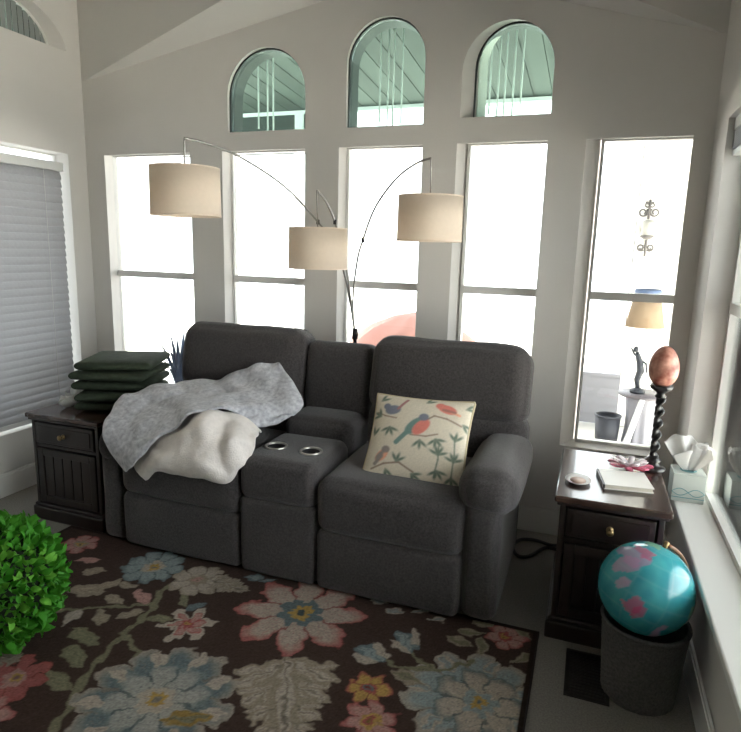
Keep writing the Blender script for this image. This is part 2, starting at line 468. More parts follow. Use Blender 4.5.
for k in range(nn_):
    ya = LA[0] + .04 + (LA[1] - LA[0] - .105) * k / nn_; yb_ = LA[0] + .04 + (LA[1] - LA[0] - .105) * (k + 1) / nn_
    yc = (ya + yb_) / 2; cy_ = (LA[0] + LA[1] - .025) / 2; ry_ = (LA[1] - LA[0] - .075) / 2
    zt_ = LA[2] + .012 + (LA[3] - LA[2] - .03) * math.sqrt(max(.004, 1 - ((yc - cy_) / ry_) ** 2))
    mk('shade_pleat', [(XL - .084, ya, LA[2] + .006), (XL - .090, yb_, LA[2] + .006), (XL - .090, yb_, zt_), (XL - .084, ya, zt_), (XL - .086, ya, LA[2] + .006), (XL - .092, yb_, LA[2] + .006), (XL - .092, yb_, zt_), (XL - .086, ya, zt_)],
       [(0, 1, 2, 3), (7, 6, 5, 4), (0, 4, 5, 1), (1, 5, 6, 2), (2, 6, 7, 3), (3, 7, 4, 0)], M['arch_shade'], t)
n = len(inn)
mk('pane', [(XL - .101, y, z) for y, z in inn] + [(XL - .105, y, z) for y, z in inn],
   [tuple(range(n)), tuple(range(2 * n - 1, n - 1, -1))] + [(k, (k + 1) % n, n + (k + 1) % n, n + k) for k in range(n)], M['green_glass'], t)
# right window
y0, y1, z0, z1 = RW
t = thing('window_11', (XR + .12, (y0 + y1) / 2, z0), 'wide side window above the sill with the tissue box', 'window', kind='structure')
m = MB(); w = .028
for q in ((y0, y0 + w, z0, z1), (y1 - w, y1, z0, z1), (y0 + w, y1 - w, z0, z0 + w), (y0 + w, y1 - w, z1 - w, z1)):
    m.box(XR + .095, XR + .15, *q)
m.build('window_frame', M['vinyl'], t)
MB().box(XR + .09, XR + .15, y0 + w, y1 - w, 1.275, 1.32).build('meeting_rail', M['vinyl'], t)
for q in ((z0 + w, 1.275), (1.32, z1 - w)):
    MB().box(XR + .12, XR + .124, y0 + w, y1 - w, q[0], q[1]).build('pane', M['glass'], t)
MB().box(XR - .042, XR + .095, y0 - .03, y1, z0 - .022, z0 + .008).build('window_sill', M['trim'], t, bevel=.006)
portal('daylight_portal', (XR + .165, (y0 + y1) / 2, (z0 + z1) / 2), (0, PI / 2, 0), z1 - z0, y1 - y0)

# ------------------------------------------------------------------ blinds
y0, y1, z0, z1 = LW
t = thing('window_blind', (XL - .04, (y0 + y1) / 2, z0), 'lowered grey slatted blind with light leaking along its edges', 'blind')
by0, by1 = y0 + .03, y1 - .036
MB().box(XL - .065, XL - .012, by0, by1, z1 - .110, z1 - .058).build('headrail', M['headrail'], t)
sm = None; zz = z1 - .135; nsl = 0
while zz > z0 + .055:
    if sm is None:
        R = Matrix.Translation((XL - .04, 0, zz)) @ Matrix.Rotation(math.radians(74), 4, 'Y')
        mb = MB()
        k = 4; V = []
        for s in range(k + 1):
            u = -.027 + .054 * s / k; h = .004 * (1 - (u / .027) ** 2)
            V += [R @ Vector((u, by0, h)), R @ Vector((u, by1, h)), R @ Vector((u, by0, h - .0025)), R @ Vector((u, by1, h - .0025))]
        F = []
        for s in range(k):
            a = 4 * s; b = a + 4
            F += [(a, b, b + 1, a + 1), (a + 2, a + 3, b + 3, b + 2), (a, a + 2, b + 2, b), (a + 1, b + 1, b + 3, a + 3)]
        F += [(0, 1, 3, 2), (4 * k, 4 * k + 2, 4 * k + 3, 4 * k + 1)]
        sm = mk('slat', V, F, M['slat'], t); zz0 = zz
    else:
        c = sm.copy(); C.objects.link(c); c.parent = t; c.location = (0, 0, zz - zz0)
    zz -= .0475
MB().box(XL - .055, XL - .025, by0, by1, z0 + .016, z0 + .042).build('bottom_rail', M['headrail'], t)
for yy in (by1 - .15, by1 - .75, by0 + .2):
    MB().tube([(XL - .012, yy, z0 + .03), (XL - .012, yy, z1 - .08)], .0015, 6).build('ladder_cord', M['cordw'], t)
mb = MB().tube([(XL - .008, 2.42, z1 - .06), (XL - .008, 2.42, 1.12)], .002, 6); mb.lathe([(.003, 0), (.008, .01), (.006, .035), (.002, .04)], (XL - .008, 2.42, 1.08), 10)
mb.build('pull_cord', M['cordw'], t)
# raised blind on the right window
y0, y1, z0, z1 = RW
t = thing('window_blind', (XR + .05, (y0 + y1) / 2, z1), 'raised white blind bunched at the top of the side window', 'blind')
MB().box(XR + .022, XR + .078, y0 + .015, y1 - .012, z1 - .05, z1 - .002).build('headrail', M['headrail'], t)
for k in range(9):
    MB().box(XR + .022, XR + .076, y0 + .02, y1 - .016, z1 - .060 - k * .008, z1 - .0565 - k * .008).build('slat', M['slat'], t)
MB().box(XR + .026, XR + .072, y0 + .02, y1 - .016, z1 - .150, z1 - .131).build('bottom_rail', M['headrail'], t)

# ------------------------------------------------------------------ rug
def sd(a, b, P):      # distance from points to a segment
    a = np.array(a); b = np.array(b); d = b - a
    t = np.clip(((P - a) @ d) / (d @ d), 0, 1)
    return np.hypot(*(P - a - t[:, None] * d).T)
RX0, RX1, RY0, RY1 = -2.50, -.085, .55, 2.298
nx, ny = 484, 356
gx, gy = np.meshgrid(np.linspace(RX0, RX1, nx), np.linspace(RY0, RY1, ny))
P0 = np.stack([gx.ravel(), gy.ravel()], 1)
P = P0 + np.stack([.007 * np.sin(P0[:, 1] * 61 + 2 * np.sin(P0[:, 0] * 37)) + .004 * np.sin(P0[:, 0] * 143 + P0[:, 1] * 91), .007 * np.sin(P0[:, 0] * 57 + 2 * np.sin(P0[:, 1] * 41)) + .004 * np.sin(P0[:, 1] * 151 - P0[:, 0] * 87)], 1)
def lin(c): c = np.array(c) / 255.; return np.where(c < .04045, c / 12.92, ((c + .055) / 1.055) ** 2.4)
BRN, RED, CRM, BLU, SLT, YEL, GRN, PNK, TAN = [lin(c) for c in ((82, 62, 53), (186, 86, 80), (198, 182, 164), (158, 172, 172), (112, 130, 134), (206, 164, 70), (142, 136, 104), (200, 148, 138), (172, 155, 132))]
col = np.tile(BRN, (len(P), 1))
def paint(mask, c):
    mask = np.clip(mask, 0, 1)[:, None]
    col[:] = col * (1 - mask) + c * mask
def ss(d, w=.006): return np.clip(.5 - d / w, 0, 1)    # signed distance to soft mask
def polar(c, rot=0):
    d = P - np.array(c); return np.hypot(d[:, 0], d[:, 1]), np.arctan2(d[:, 1], d[:, 0]) - rot
def flower(c, R, n, rot, outer, inner, ring, core, pw=.55, deep=.45):
    r, th = polar(c, rot)
    rb = R * ((1 - deep) + deep * np.abs(np.cos(n / 2 * th)) ** pw)
    paint(ss(r - rb), outer)
    t = np.clip((rb - r) / R * 4.5, 0, 1)
    col[:] = np.where((r < rb)[:, None], col * (1 - t[:, None]) + inner * t[:, None], col)
    vein = (np.abs(np.sin(n * 2.5 * th)) < .16) & (r < rb * .8)
    paint(vein * .35, outer)
    gap = (np.abs(np.sin(n / 2 * (th - 0))) > .985) & (r < rb * .98) & (r > R * .25)
    paint(gap * .7, outer * .6)
    rr, t2 = polar(c, rot + .3)
    paint(ss(rr - R * .36 * (.75 + .25 * np.abs(np.cos(n / 2 * t2)))), ring)
    paint(ss(rr - R * .20 * (.85 + .15 * np.cos(8 * t2))), core)
    paint(ss(rr - R * .07), ring * .5)
def leaf(c, ang, L, W, c1, c2=None):
    d = P - np.array(c); u = d[:, 0] * math.cos(ang) + d[:, 1] * math.sin(ang); v = -d[:, 0] * math.sin(ang) + d[:, 1] * math.cos(ang)
    prof = W * np.clip(1 - (u / L) ** 2, 0, None)
    m = ss(np.where(np.abs(u) < L, np.abs(v) - prof, .1)); paint(m, c1)
    if c2 is not None: paint(ss(np.where(np.abs(u) < L * .8, np.abs(v) - prof * .45, .1)), c2)
    paint(((np.abs(v) < .003) & (np.abs(u) < L * .85)) * .5, c1 * .6)
def stem(pts, w, c):
    pts = smoothpath([(p[0], p[1], 0) for p in pts], 6)
    for a, b in zip(pts[:-1], pts[1:]): paint(ss(sd((a.x, a.y), (b.x, b.y), P) - w), c)
def acanthus(c, ang, L, W, c1, c2):
    dx, dy = math.cos(ang), math.sin(ang)
    lobes = []
    for k in range(4):
        t = -.62 + .42 * k
        for s in (-1, 1):
            a2 = ang + s * (1.0 - .10 * k)
            l = W * (1.0 - .14 * k)
            lobes.append(((c[0] + dx * L * t, c[1] + dy * L * t), a2, l))
    for (p, a2, l) in lobes:
        leaf((p[0] + math.cos(a2) * l * .5, p[1] + math.sin(a2) * l * .5), a2, l * .66, l * .30, c1, c2)
        for e in (-.55, .55):
            leaf((p[0] + math.cos(a2 + e * .6) * l * .72, p[1] + math.sin(a2 + e * .6) * l * .72), a2 + e, l * .34, l * .15, c1, c2)
    leaf((c[0] + dx * L * .15, c[1] + dy * L * .15), ang, L * 1.05, W * .30, c1, c2)
    paint(ss(sd((c[0] - dx * L, c[1] - dy * L), (c[0] + dx * L, c[1] + dy * L), P) - .004) * .7, c1 * .5)
    for (p, a2, l) in lobes:
        paint(ss(sd(p, (p[0] + math.cos(a2) * l * .9, p[1] + math.sin(a2) * l * .9), P) - .003) * .6, c1 * .5)
# stems and small leaves
stem([(-1.62, 2.06), (-1.655, 1.99), (-1.60, 1.83), (-1.587, 1.645), (-1.541, 1.426), (-1.476, 1.278), (-1.42, 1.1)], .013, GRN)
stem([(-1.587, 1.66), (-1.47, 1.60), (-1.39, 1.52)], .012, GRN)
stem([(-1.62, 1.88), (-1.74, 1.80), (-1.86, 1.74), (-2.0, 1.64)], .008, GRN)
for (c, a, L, W, cc) in [((-1.70, 1.90), 2.6, .07, .03, PNK), ((-1.79, 1.84), 2.9, .06, .027, TAN), ((-1.66, 1.78), .9, .06, .025, TAN), ((-1.75, 1.72), 2.4, .06, .026, TAN),
                         ((-1.86, 1.68), 1.8, .06, .026, CRM), ((-1.72, 1.60), 2.9, .09, .035, GRN), ((-1.66, 1.50), 2.7, .085, .035, GRN), ((-1.62, 1.38), 2.9, .10, .03, GRN),
                         ((-1.53, 1.80), .5, .06, .026, GRN), ((-1.95, 1.85), .3, .09, .05, TAN), ((-1.90, 1.92), 1.2, .06, .03, TAN), ((-1.82, 1.95), .2, .05, .022, TAN),
                         ((-2.05, 1.98), .6, .06, .03, TAN), ((-2.15, 2.05), .4, .06, .025, PNK), ((-1.45, 1.92), .9, .05, .022, SLT), ((-1.52, 1.95), 2.2, .06, .025, GRN)]:
    leaf(c, a, L, W, cc, cc * 1.15)
flower((-1.82, 2.12), .15, 9, .2, SLT, BLU, CRM, YEL, .5, .3)
flower((-1.56, 2.10), .13, 7, .4, TAN, CRM, TAN, PNK, .5, .35)
acanthus((-1.42, 2.12), -.1, .10, .07, TAN, CRM)
flower((-2.30, 2.16), .10, 6, .1, RED, PNK, TAN, YEL)
flower((-2.36, 1.90), .14, 8, .5, BLU, CRM, SLT, YEL, .5, .35)
flower((-1.40, 1.815), .118, 6, .5, CRM, CRM, RED, YEL, 1.3, .55)
flower((-1.40, 1.815), .08, 6, .5, RED, PNK, RED, YEL, 1.3, .6)
acanthus((-.87, 1.64), -1.12, .21, .19, TAN, CRM)
acanthus((-1.10, 1.22), .3, .17, .14, TAN, CRM)
flower((-1.02, 2.055), .275, 8, .25, RED, CRM * .85 + PNK * .15, SLT, YEL, .85, .45)
flower((-1.245, 1.43), .275, 11, .1, CRM * .8, SLT, BLU, YEL, .6, .26)
flower((-1.245, 1.43), .19, 8, .5, SLT, BLU * .5 + CRM * .5, CRM, YEL, .6, .32)
for k in range(9):
    a = .1 + 2 * PI * k / 9
    leaf((-1.245 + .21 * math.cos(a), 1.43 + .21 * math.sin(a)), a, .05, .026, CRM)
leaf((-1.10, 1.40), .4, .08, .035, YEL * .7, GRN)
flower((-.255, 1.83), .25, 10, .35, CRM * .85, BLU, SLT, YEL, .6, .28)
flower((-.235, 1.82), .17, 7, .1, SLT, CRM, BLU, YEL, .6, .34)
for k in range(7):
    a = .5 + 2 * PI * k / 7
    leaf((-.255 + .19 * math.cos(a), 1.83 + .19 * math.sin(a)), a, .05, .03, CRM, BLU)
flower((-.605, 1.745), .082, 6, .2, RED, YEL, RED, SLT, .6, .45)
flower((-.548, 1.61), .095, 6, .5, RED, PNK, YEL, RED, .6, .45)
stem([(-.30, 2.02), (-.40, 1.93), (-.47, 1.95), (-.53, 2.0)], .009, GRN); stem([(-.42, 1.93), (-.52, 1.89), (-.62, 1.91)], .008, GRN)
for (c, a) in (((-.56, 2.04), 2.3), ((-.66, 1.92), 2.7)):
    leaf(c, a, .075, .045, SLT, BLU); leaf((c[0] + .03, c[1] + .035), a - .4, .055, .022, CRM); leaf((c[0] - .01, c[1] - .04), a + .4, .055, .022, CRM)
leaf((-.50, 1.85), 2.9, .07, .03, TAN, GRN)
flower((-.20, 2.215), .085, 6, .3, RED, PNK, RED, YEL, .6, .4)
for (c, a) in (((-.34, 2.19), .3), ((-.37, 2.12), 2.8), ((-.28, 2.12), 1.8), ((-.12, 2.11), .9), ((-.14, 2.28), 2.2), ((-.30, 2.27), .4)):
    leaf(c, a, .06, .024, TAN, GRN)
for x in (-.75, -.66, -.57, -.48): leaf((x, 2.235 + .02 * math.sin(x * 40)), .4, .04, .02, CRM, BLU)
for x in (-1.34, -1.27): leaf((x, 2.22), .5, .045, .025, SLT, BLU)
flower((-1.76, 1.33), .12, 7, .2, RED, RED * .8 + PNK * .2, PNK, YEL)
flower((-1.70, 1.16), .10, 6, .6, RED, PNK, TAN, YEL)
acanthus((-1.95, 1.36), .6, .12, .10, TAN, CRM)
flower((-.85, 1.15), .2, 8, .3, RED, PNK, SLT, YEL); flower((-.35, 1.25), .2, 9, .1, BLU, CRM, SLT, YEL); flower((-2.1, .95), .2, 8, .3, BLU, CRM, SLT, YEL)
flower((-1.5, .85), .2, 8, .3, RED, CRM, SLT, YEL); flower((-.7, .8), .15, 7, .1, CRM, PNK, RED, YEL)
edge = np.minimum.reduce([P0[:, 0] - RX0, RX1 - P0[:, 0], P0[:, 1] - RY0, RY1 - P0[:, 1]])
paint(ss(edge - .018), BRN * .55)
rs = np.random.RandomState(3)
mean = col.mean(1, keepdims=True); col = col * .82 + mean * .18
col *= (1 + .13 * rs.randn(len(P), 1))
col = np.clip(col * .58, 0.002, 1)
zz = .010 + .0012 * rs.rand(len(P))
idx = np.arange(nx * ny).reshape(ny, nx)
F = np.stack([idx[:-1, :-1].ravel(), idx[:-1, 1:].ravel(), idx[1:, 1:].ravel(), idx[1:, :-1].ravel()], 1).tolist()
rugt = thing('area_rug', ((RX0 + RX1) / 2, (RY0 + RY1) / 2, 0), 'dark brown rug with large red, blue and cream flowers', 'rug')
mk('rug_pile', np.stack([P0[:, 0], P0[:, 1], zz], 1), F, M['rug'], rugt, True, colors=col)
m = MB()
m.box(RX0 - .006, RX0 + .004, RY0 - .006, RY1 + .006, 0, .0095); m.box(RX1 - .004, RX1 + .006, RY0 - .006, RY1 + .006, 0, .0095)
m.box(RX0, RX1, RY0 - .006, RY0 + .004, 0, .0095); m.box(RX0, RX1, RY1 - .004, RY1 + .006, 0, .0095); m.box(RX0, RX1, RY0, RY1, 0, .008)
m.build('rug_binding', M['rug_edge'], rugt)

# ------------------------------------------------------------------ sofa
S = thing('reclining_sofa', (-1.24, 2.65, 0), 'charcoal reclining two-seater sofa with centre console', 'sofa')
FB = M['sofa']
MB().box(-2.22, -.26, 2.36, 3.04, .03, .33).build('frame', M['sofa_dark'], S)
for (x0, x1, sd_) in ((-2.10, -1.435, 1), (-1.045, -.405, 2)):
    softbox('seat_cushion', x0 - .010, x1 + .010, 2.232, 2.93, .275, .525, .065, FB, S, (0, .012, .018), .006, 5, sd_, mid=10)
    softbox('footrest', x0 - .002, x1 + .002, 2.238, 2.42, .0135, .292, .035, FB, S, (0, .016, 0), .004, 6, sd_ + 4, mid=10)
# console with two real cup wells
V, F_ = soft(.190, .215, .105, .05, (0, .01, .006), .003, 6, 3, mid=12)
con = mk('console', [Vector((-1.245, 2.455, .470)) + v for v in V], F_, [FB, M['cup_dark']], S, True)
cups = ((-1.33, 2.415), (-1.15, 2.415))
cut = MB()
for (cx, cy) in cups: cut.lathe([(.041, 0), (.043, .2)], (cx, cy, .492), 28)
co = cut.build('cutter', M['cup_dark'])
bmod = con.modifiers.new('cups', 'BOOLEAN'); bmod.object = co; bmod.operation = 'DIFFERENCE'; bmod.solver = 'EXACT'
bpy.context.view_layer.update()
dg = bpy.context.evaluated_depsgraph_get()
nm = bpy.data.meshes.new_from_object(con.evaluated_get(dg))
con.modifiers.clear(); con.data = nm; nm.name = 'console'
bpy.data.objects.remove(co)
for (cx, cy) in cups:
    cb = MB(); cb.lathe([(.040, 0), (.0425, .082), (.052, .089), (.054, .086), (.050, .080), (.045, .079), (.0425, .070)], (cx, cy, .498), 32)
    MB().lathe([(.0425, .078), (.0435, .0865), (.050, .0895), (.0545, .086), (.053, .079), (.046, .078)], (cx, cy, .498), 32, closed=True).build('cup_rim', M['silver'], con, True)
    MB().lathe([(0, .001), (.0405, .001), (.0425, .080), (.0415, .080), (.0395, .004), (0, .004)], (cx, cy, .498), 32).build('cup_holder', M['cup_dark'], con, True)
softbox('console_panel', -1.432, -1.050, 2.240, 2.42, .0135, .385, .03, FB, S, (0, .012, 0), .003, 6, 8)
softbox('console_armrest', -1.43, -1.05, 2.655, 2.95, .46, .655, .055, FB, S, (0, .01, .015), .004, 6, 9)
# arms
for (x0, x1, p0, p1, top, sd_) in ((-2.245, -2.105, -2.262, -2.085, .60, 11), (-.40, -.258, -.435, -.205, .66, 12)):
    softbox('arm', x0, x1, 2.255, 2.99, .0135, top - .08, .045, FB, S, (.012, .012, 0), .005, 5, sd_)
    softbox('arm_pad', p0, p1, 2.240, 2.93, top - .19, top, .085, FB, S, (.010, .012, .010), .007, 5, sd_ + 5)
# backrests
for (x0, x1, sd_) in ((-2.20, -1.425, 21), (-1.040, -.240, 22)):
    softbox('lumbar_cushion', x0 + .005, x1 + .012, 2.80, 3.02, .46, .735, .075, FB, S, (0, .03, 0), .008, 5, sd_, rx=math.radians(-8), mid=10)
    softbox('backrest', x0, x1, 2.845, 3.09, .665, 1.055, .085, FB, S, (.008, .035, .008), .011, 4.5, sd_ + 4, rx=math.radians(-11), mid=12)
softbox('console_backrest', -1.425, -1.05, 2.88, 3.06, .56, 1.005, .05, FB, S, (0, .015, .0), .005, 5, 31, rx=math.radians(-10))
for (x, y) in ((-2.17, 2.38), (-.32, 2.38), (-2.17, 2.98), (-.32, 2.98)):
    MB().box(x - .03, x + .03, y - .03, y + .03, 0, .032).build('foot', M['black_wood'], S)

# ------------------------------------------------------------------ draped blankets
def sheet(name, nets, mat_, thick, k, rough, seed, label, cat, fold=(0, 0, 0), freq=9):
    """cloth draped through rows of points; folds run across the cloth"""
    V = []; F = []
    for rows in nets:
        R_ = [smoothpath(r, k) for r in rows]
        cols = [smoothpath([R_[i][j] for i in range(len(R_))], k) for j in range(len(R_[0]))]
        nu = len(cols); nv = len(cols[0]); n0 = len(V)
        for j in range(nu):
            for i in range(nv):
                p = cols[j][i].copy()
                q = p * freq + Vector((seed, seed * 2, 0))
                a, b = mnoise.noise(q), mnoise.noise(q * 2.6)
                ridge = 1 - abs(mnoise.noise(q * .8 + Vector((3, 1, 7)))) * 3.2
                wv = math.sin(fold[1] * (p.x + fold[2] * p.y) + 3.5 * mnoise.noise(q * .45))
                p += Vector((0, -.45, .6)) * (a * rough + b * rough * .4 + max(0, ridge) ** 2 * rough * .55 + wv * fold[0])
                V.append(p)
        F += [(n0 + j * nv + i, n0 + (j + 1) * nv + i, n0 + (j + 1) * nv + i + 1, n0 + j * nv + i + 1) for j in range(nu - 1) for i in range(nv - 1)]
    o = mk(name, V, F, mat_, None, True)
    s = o.modifiers.new('thickness', 'SOLIDIFY'); s.thickness = thick; s.offset = 1
    b = o.modifiers.new('smooth', 'SUBSURF'); b.levels = 1; b.render_levels = 1
    return tag(o, label, cat)
GREY = [[(-2.239, 2.4, .691), (-2.184, 2.5, .723), (-2.119, 2.62, .748), (-1.948, 2.74, .769), (-1.733, 2.78, .832), (-1.524, 2.79, .918)],
        [(-2.228, 2.33, .662), (-2.129, 2.42, .693), (-2.022, 2.52, .725), (-1.852, 2.62, .748), (-1.642, 2.7, .791), (-1.444, 2.75, .855)],
        [(-2.197, 2.265, .611), (-2.083, 2.32, .64), (-1.962, 2.42, .692), (-1.769, 2.5, .741), (-1.57, 2.6, .756), (-1.368, 2.7, .788)],
        [(-2.141, 2.215, .527), (-2.0, 2.20, .568), (-1.885, 2.32, .655), (-1.699, 2.4, .732), (-1.505, 2.52, .731), (-1.288, 2.62, .727)],
        [(-2.015, 2.2, .422), (-1.913, 2.17, .507), (-1.798, 2.26, .642), (-1.643, 2.36, .728), (-1.511, 2.5, .674), (-1.334, 2.58, .68)]]
CREAM = [[(-2.06, 2.5, .575), (-1.966, 2.5, .60), (-1.781, 2.5, .66), (-1.607, 2.52, .66), (-1.478, 2.52, .60)],
         [(-2.02, 2.30, .535), (-1.873, 2.33, .60), (-1.683, 2.37, .70), (-1.532, 2.4, .685), (-1.425, 2.42, .63)],
         [(-1.997, 2.23, .455), (-1.8, 2.21, .573), (-1.61, 2.24, .667), (-1.462, 2.27, .632), (-1.383, 2.32, .603)],
         [(-1.944, 2.2, .423), (-1.772, 2.17, .504), (-1.582, 2.17, .518), (-1.464, 2.19, .51), (-1.394, 2.26, .544)],
         [(-1.92, 2.215, .392), (-1.786, 2.20, .46), (-1.592, 2.20, .456), (-1.496, 2.20, .457), (-1.444, 2.25, .482)]]
FOLD = [[(-1.58, 2.50, .715), (-1.42, 2.56, .70), (-1.30, 2.61, .715)], [(-1.53, 2.445, .665), (-1.41, 2.51, .655), (-1.325, 2.575, .68)], [(-1.50, 2.46, .625), (-1.42, 2.52, .63), (-1.36, 2.57, .655)]]
sheet('throw_blanket', [GREY, FOLD], M['grey_fleece'], .014, 8, .034, 4.0, 'grey fleece throw blanket bunched over the sofa arm and seat', 'blanket', fold=(.009, 26, 1.2), freq=7.5)
sheet('throw_blanket', [CREAM], M['cream_fleece'], .012, 9, .036, 9.0, 'cream fleece throw blanket hanging over the sofa seat edge', 'blanket', fold=(.013, 34, .5), freq=8)

# ------------------------------------------------------------------ bird cushion
n = 110
uu, vv = np.meshgrid(np.linspace(-1, 1, n), np.linspace(-1, 1, n))
u = uu.ravel(); v = vv.ravel()
def pillow_side(sgn):
    th = .062 * np.clip((1 - u ** 2) * (1 - v ** 2), 0, 1) ** .42
    pinch = 1 - .055 * (1 - np.abs(v) ** 2.0) * np.abs(u) ** 3 * 1.0
    pinch2 = 1 - .055 * (1 - np.abs(u) ** 2.0) * np.abs(v) ** 3
    return np.stack([u * pinch * .228, v * pinch2 * .198, sgn * th], 1)
P = np.stack([u, v], 1)      # reuse the painter in cushion space (u right, v up, -1..1)
col = np.tile(lin((214, 203, 184)), (len(P), 1))
def el(c, ang, a, b, cc):
    d = P - np.array(c); x = d[:, 0] * math.cos(ang) + d[:, 1] * math.sin(ang); y = -d[:, 0] * math.sin(ang) + d[:, 1] * math.cos(ang)
    paint(ss((np.sqrt((x / a) ** 2 + (y / b) ** 2) - 1) * min(a, b), .03), cc)
def br(pts, w, cc):
    for a, b in zip(pts[:-1], pts[1:]): paint(ss(sd(a, b, P) - w, .025), cc)
DG, TL, NB, BR_, RD, GY, OR = [lin(c) for c in ((46, 88, 74), (64, 120, 118), (78, 92, 122), (120, 92, 78), (208, 92, 82), (120, 108, 108), (226, 150, 120))]
def sprig(c, ang, k, cc=DG, L=.10):
    for j in range(k):
        a = ang + (j - (k - 1) / 2) * .75
        el((c[0] + math.cos(a) * L, c[1] + math.sin(a) * L), a, L * .95, L * .3, cc)
br([(-.9, .50), (-.7, .42), (-.45, .38)], .015, BR_); br([(.05, .30), (.30, .52), (.55, .48), (.85, .36)], .018, BR_)
br([(-.80, -.82), (-.55, -.68), (-.25, -.62), (.05, -.80)], .02, BR_); br([(.45, -.85), (.50, -.45), (.48, -.15)], .014, DG); br([(.78, -.8), (.80, -.3), (.76, .1)], .014, DG)
br([(-.1, .02), (.2, .02), (.42, .10)], .016, BR_)
for (c, a, k) in (((-.55, .15), -1.5, 4), ((-.80, .40), 2.6, 3), ((-.85, .80), .8, 2), ((.10, .85), .8, 2), ((.40, -.02), -1.2, 4), ((.10, -.08), -1.5, 3), ((.48, -.35), 1.5, 4), ((.50, -.70), -1.4, 4),
                  ((.78, .0), 1.5, 3), ((.80, -.45), 1.6, 4), ((.88, .78), .4, 2), ((-.30, -.60), 1.3, 3), ((-.50, -.80), -1.2, 2), ((.02, -.85), -.6, 3), ((.88, .40), -.6, 2), ((.78, -.8), -1.5, 3), ((-.88, -.05), 1.4, 2)):
    sprig(c, a, k)
# middle robin
br([(-.36, -.18), (-.10, .18)], .05, TL); el((-.04, .24), .9, .26, .13, TL); el((.08, .22), .95, .22, .125, RD); el((.10, .46), .2, .10, .09, NB)
# blue wren, finch, lower bird
el((-.56, .58), .2, .17, .12, NB); br([(-.45, .62), (-.30, .88)], .03, lin((150, 80, 90))); el((-.70, .66), 0, .08, .08, NB)
el((.52, .72), -.35, .2, .11, RD); el((.37, .80), 0, .09, .08, RD); br([(.62, .66), (.78, .60)], .03, OR); br([(.45, .70), (.68, .66)], .03, lin((150, 70, 64)))
el((-.62, -.50), .9, .17, .10, OR); el((-.55, -.36), 0, .09, .08, GY); br([(-.74, -.70), (-.62, -.52)], .04, GY); el((-.66, -.50), .9, .13, .05, GY)
base_ = lin((214, 203, 184)); col = col * .80 + base_ * .20
rs = np.random.RandomState(5); col = np.clip(col * (1 + .04 * rs.randn(len(P), 1)), 0, 1)
pc = thing('throw_cushion', (-.68, 2.56, .53), 'square cream cushion printed with birds and leafy branches', 'cushion')
idx = np.arange(n * n).reshape(n, n)
Fp = np.stack([idx[:-1, :-1].ravel(), idx[:-1, 1:].ravel(), idx[1:, 1:].ravel(), idx[1:, :-1].ravel()], 1)
A = pillow_side(1); B = pillow_side(-1)
PM = Matrix.Translation((-.668, 2.500, .676)) @ Matrix.Rotation(math.radians(-1.0), 4, 'Y') @ Matrix.Rotation(math.radians(57), 4, 'X')
# local: x right, y up, z towards the viewer
Rn = np.array(PM.to_3x3()); Tn = np.array(PM.translation)
allv = np.concatenate([A, B]) @ Rn.T + Tn
mk('cushion_cover', allv, Fp.tolist() + (Fp[:, ::-1] + n * n).tolist(), M['birdprint'], pc, True, colors=np.concatenate([col, np.tile(lin((205, 192, 165)), (len(P), 1))]))
rim = [A[i] for i in idx[0, :]] + [A[i] for i in idx[1:, -1]] + [A[i] for i in idx[-1, -2::-1]] + [A[i] for i in idx[-2::-1, 0]]
rimw = [PM @ Vector(p) for p in rim]
MB().tube(rimw[::3] + [rimw[0]], .006, 8).build('piping', M['piping'], pc, True)

# ------------------------------------------------------------------ arc lamp
L = thing('arc_floor_lamp', (-1.237, 3.165, 0), 'arched floor lamp with three cream drum shades behind the sofa', 'lamp')
MB().lathe([(0, 0), (.08, 0), (.08, .018), (.072, .026), (.02, .03), (0, .03)], (-1.237, 3.165, 0), 32).build('lamp_base', M['black_metal'], L, True)
MB().tube([(-1.237, 3.165, .02), (-1.237, 3.165, .5), (-1.237, 3.16, 1.03)], .011, 12).build('pole', M['black_metal'], L, True)
MB().lathe([(0, -.03), (.016, -.03), (.018, 0), (.016, .03), (0, .03)], (-1.237, 3.16, 1.03), 16).build('collar', M['black_metal'], L, True)
ARMS = [[(-1.237, 3.16, 1.023), (-1.288, 3.15, 1.302), (-1.342, 3.1, 1.518), (-1.413, 3.03, 1.636), (-1.515, 2.85, 1.8), (-1.62, 2.6, 1.912), (-1.688, 2.42, 1.948), (-1.732, 2.33, 1.955)],
        [(-1.237, 3.16, 1.023), (-1.272, 3.14, 1.303), (-1.286, 3.08, 1.492), (-1.31, 3.02, 1.637), (-1.331, 2.95, 1.733), (-1.36, 2.9, 1.788)],
        [(-1.237, 3.16, 1.023), (-1.25, 3.15, 1.22), (-1.211, 3.1, 1.431), (-1.161, 3.05, 1.547), (-1.073, 2.98, 1.706), (-.952, 2.92, 1.834), (-.836, 2.86, 1.898), (-.749, 2.82, 1.918)]]
SH = [(-1.726, 2.32, 1.727), (-1.351, 2.9, 1.497), (-.742, 2.82, 1.646)]
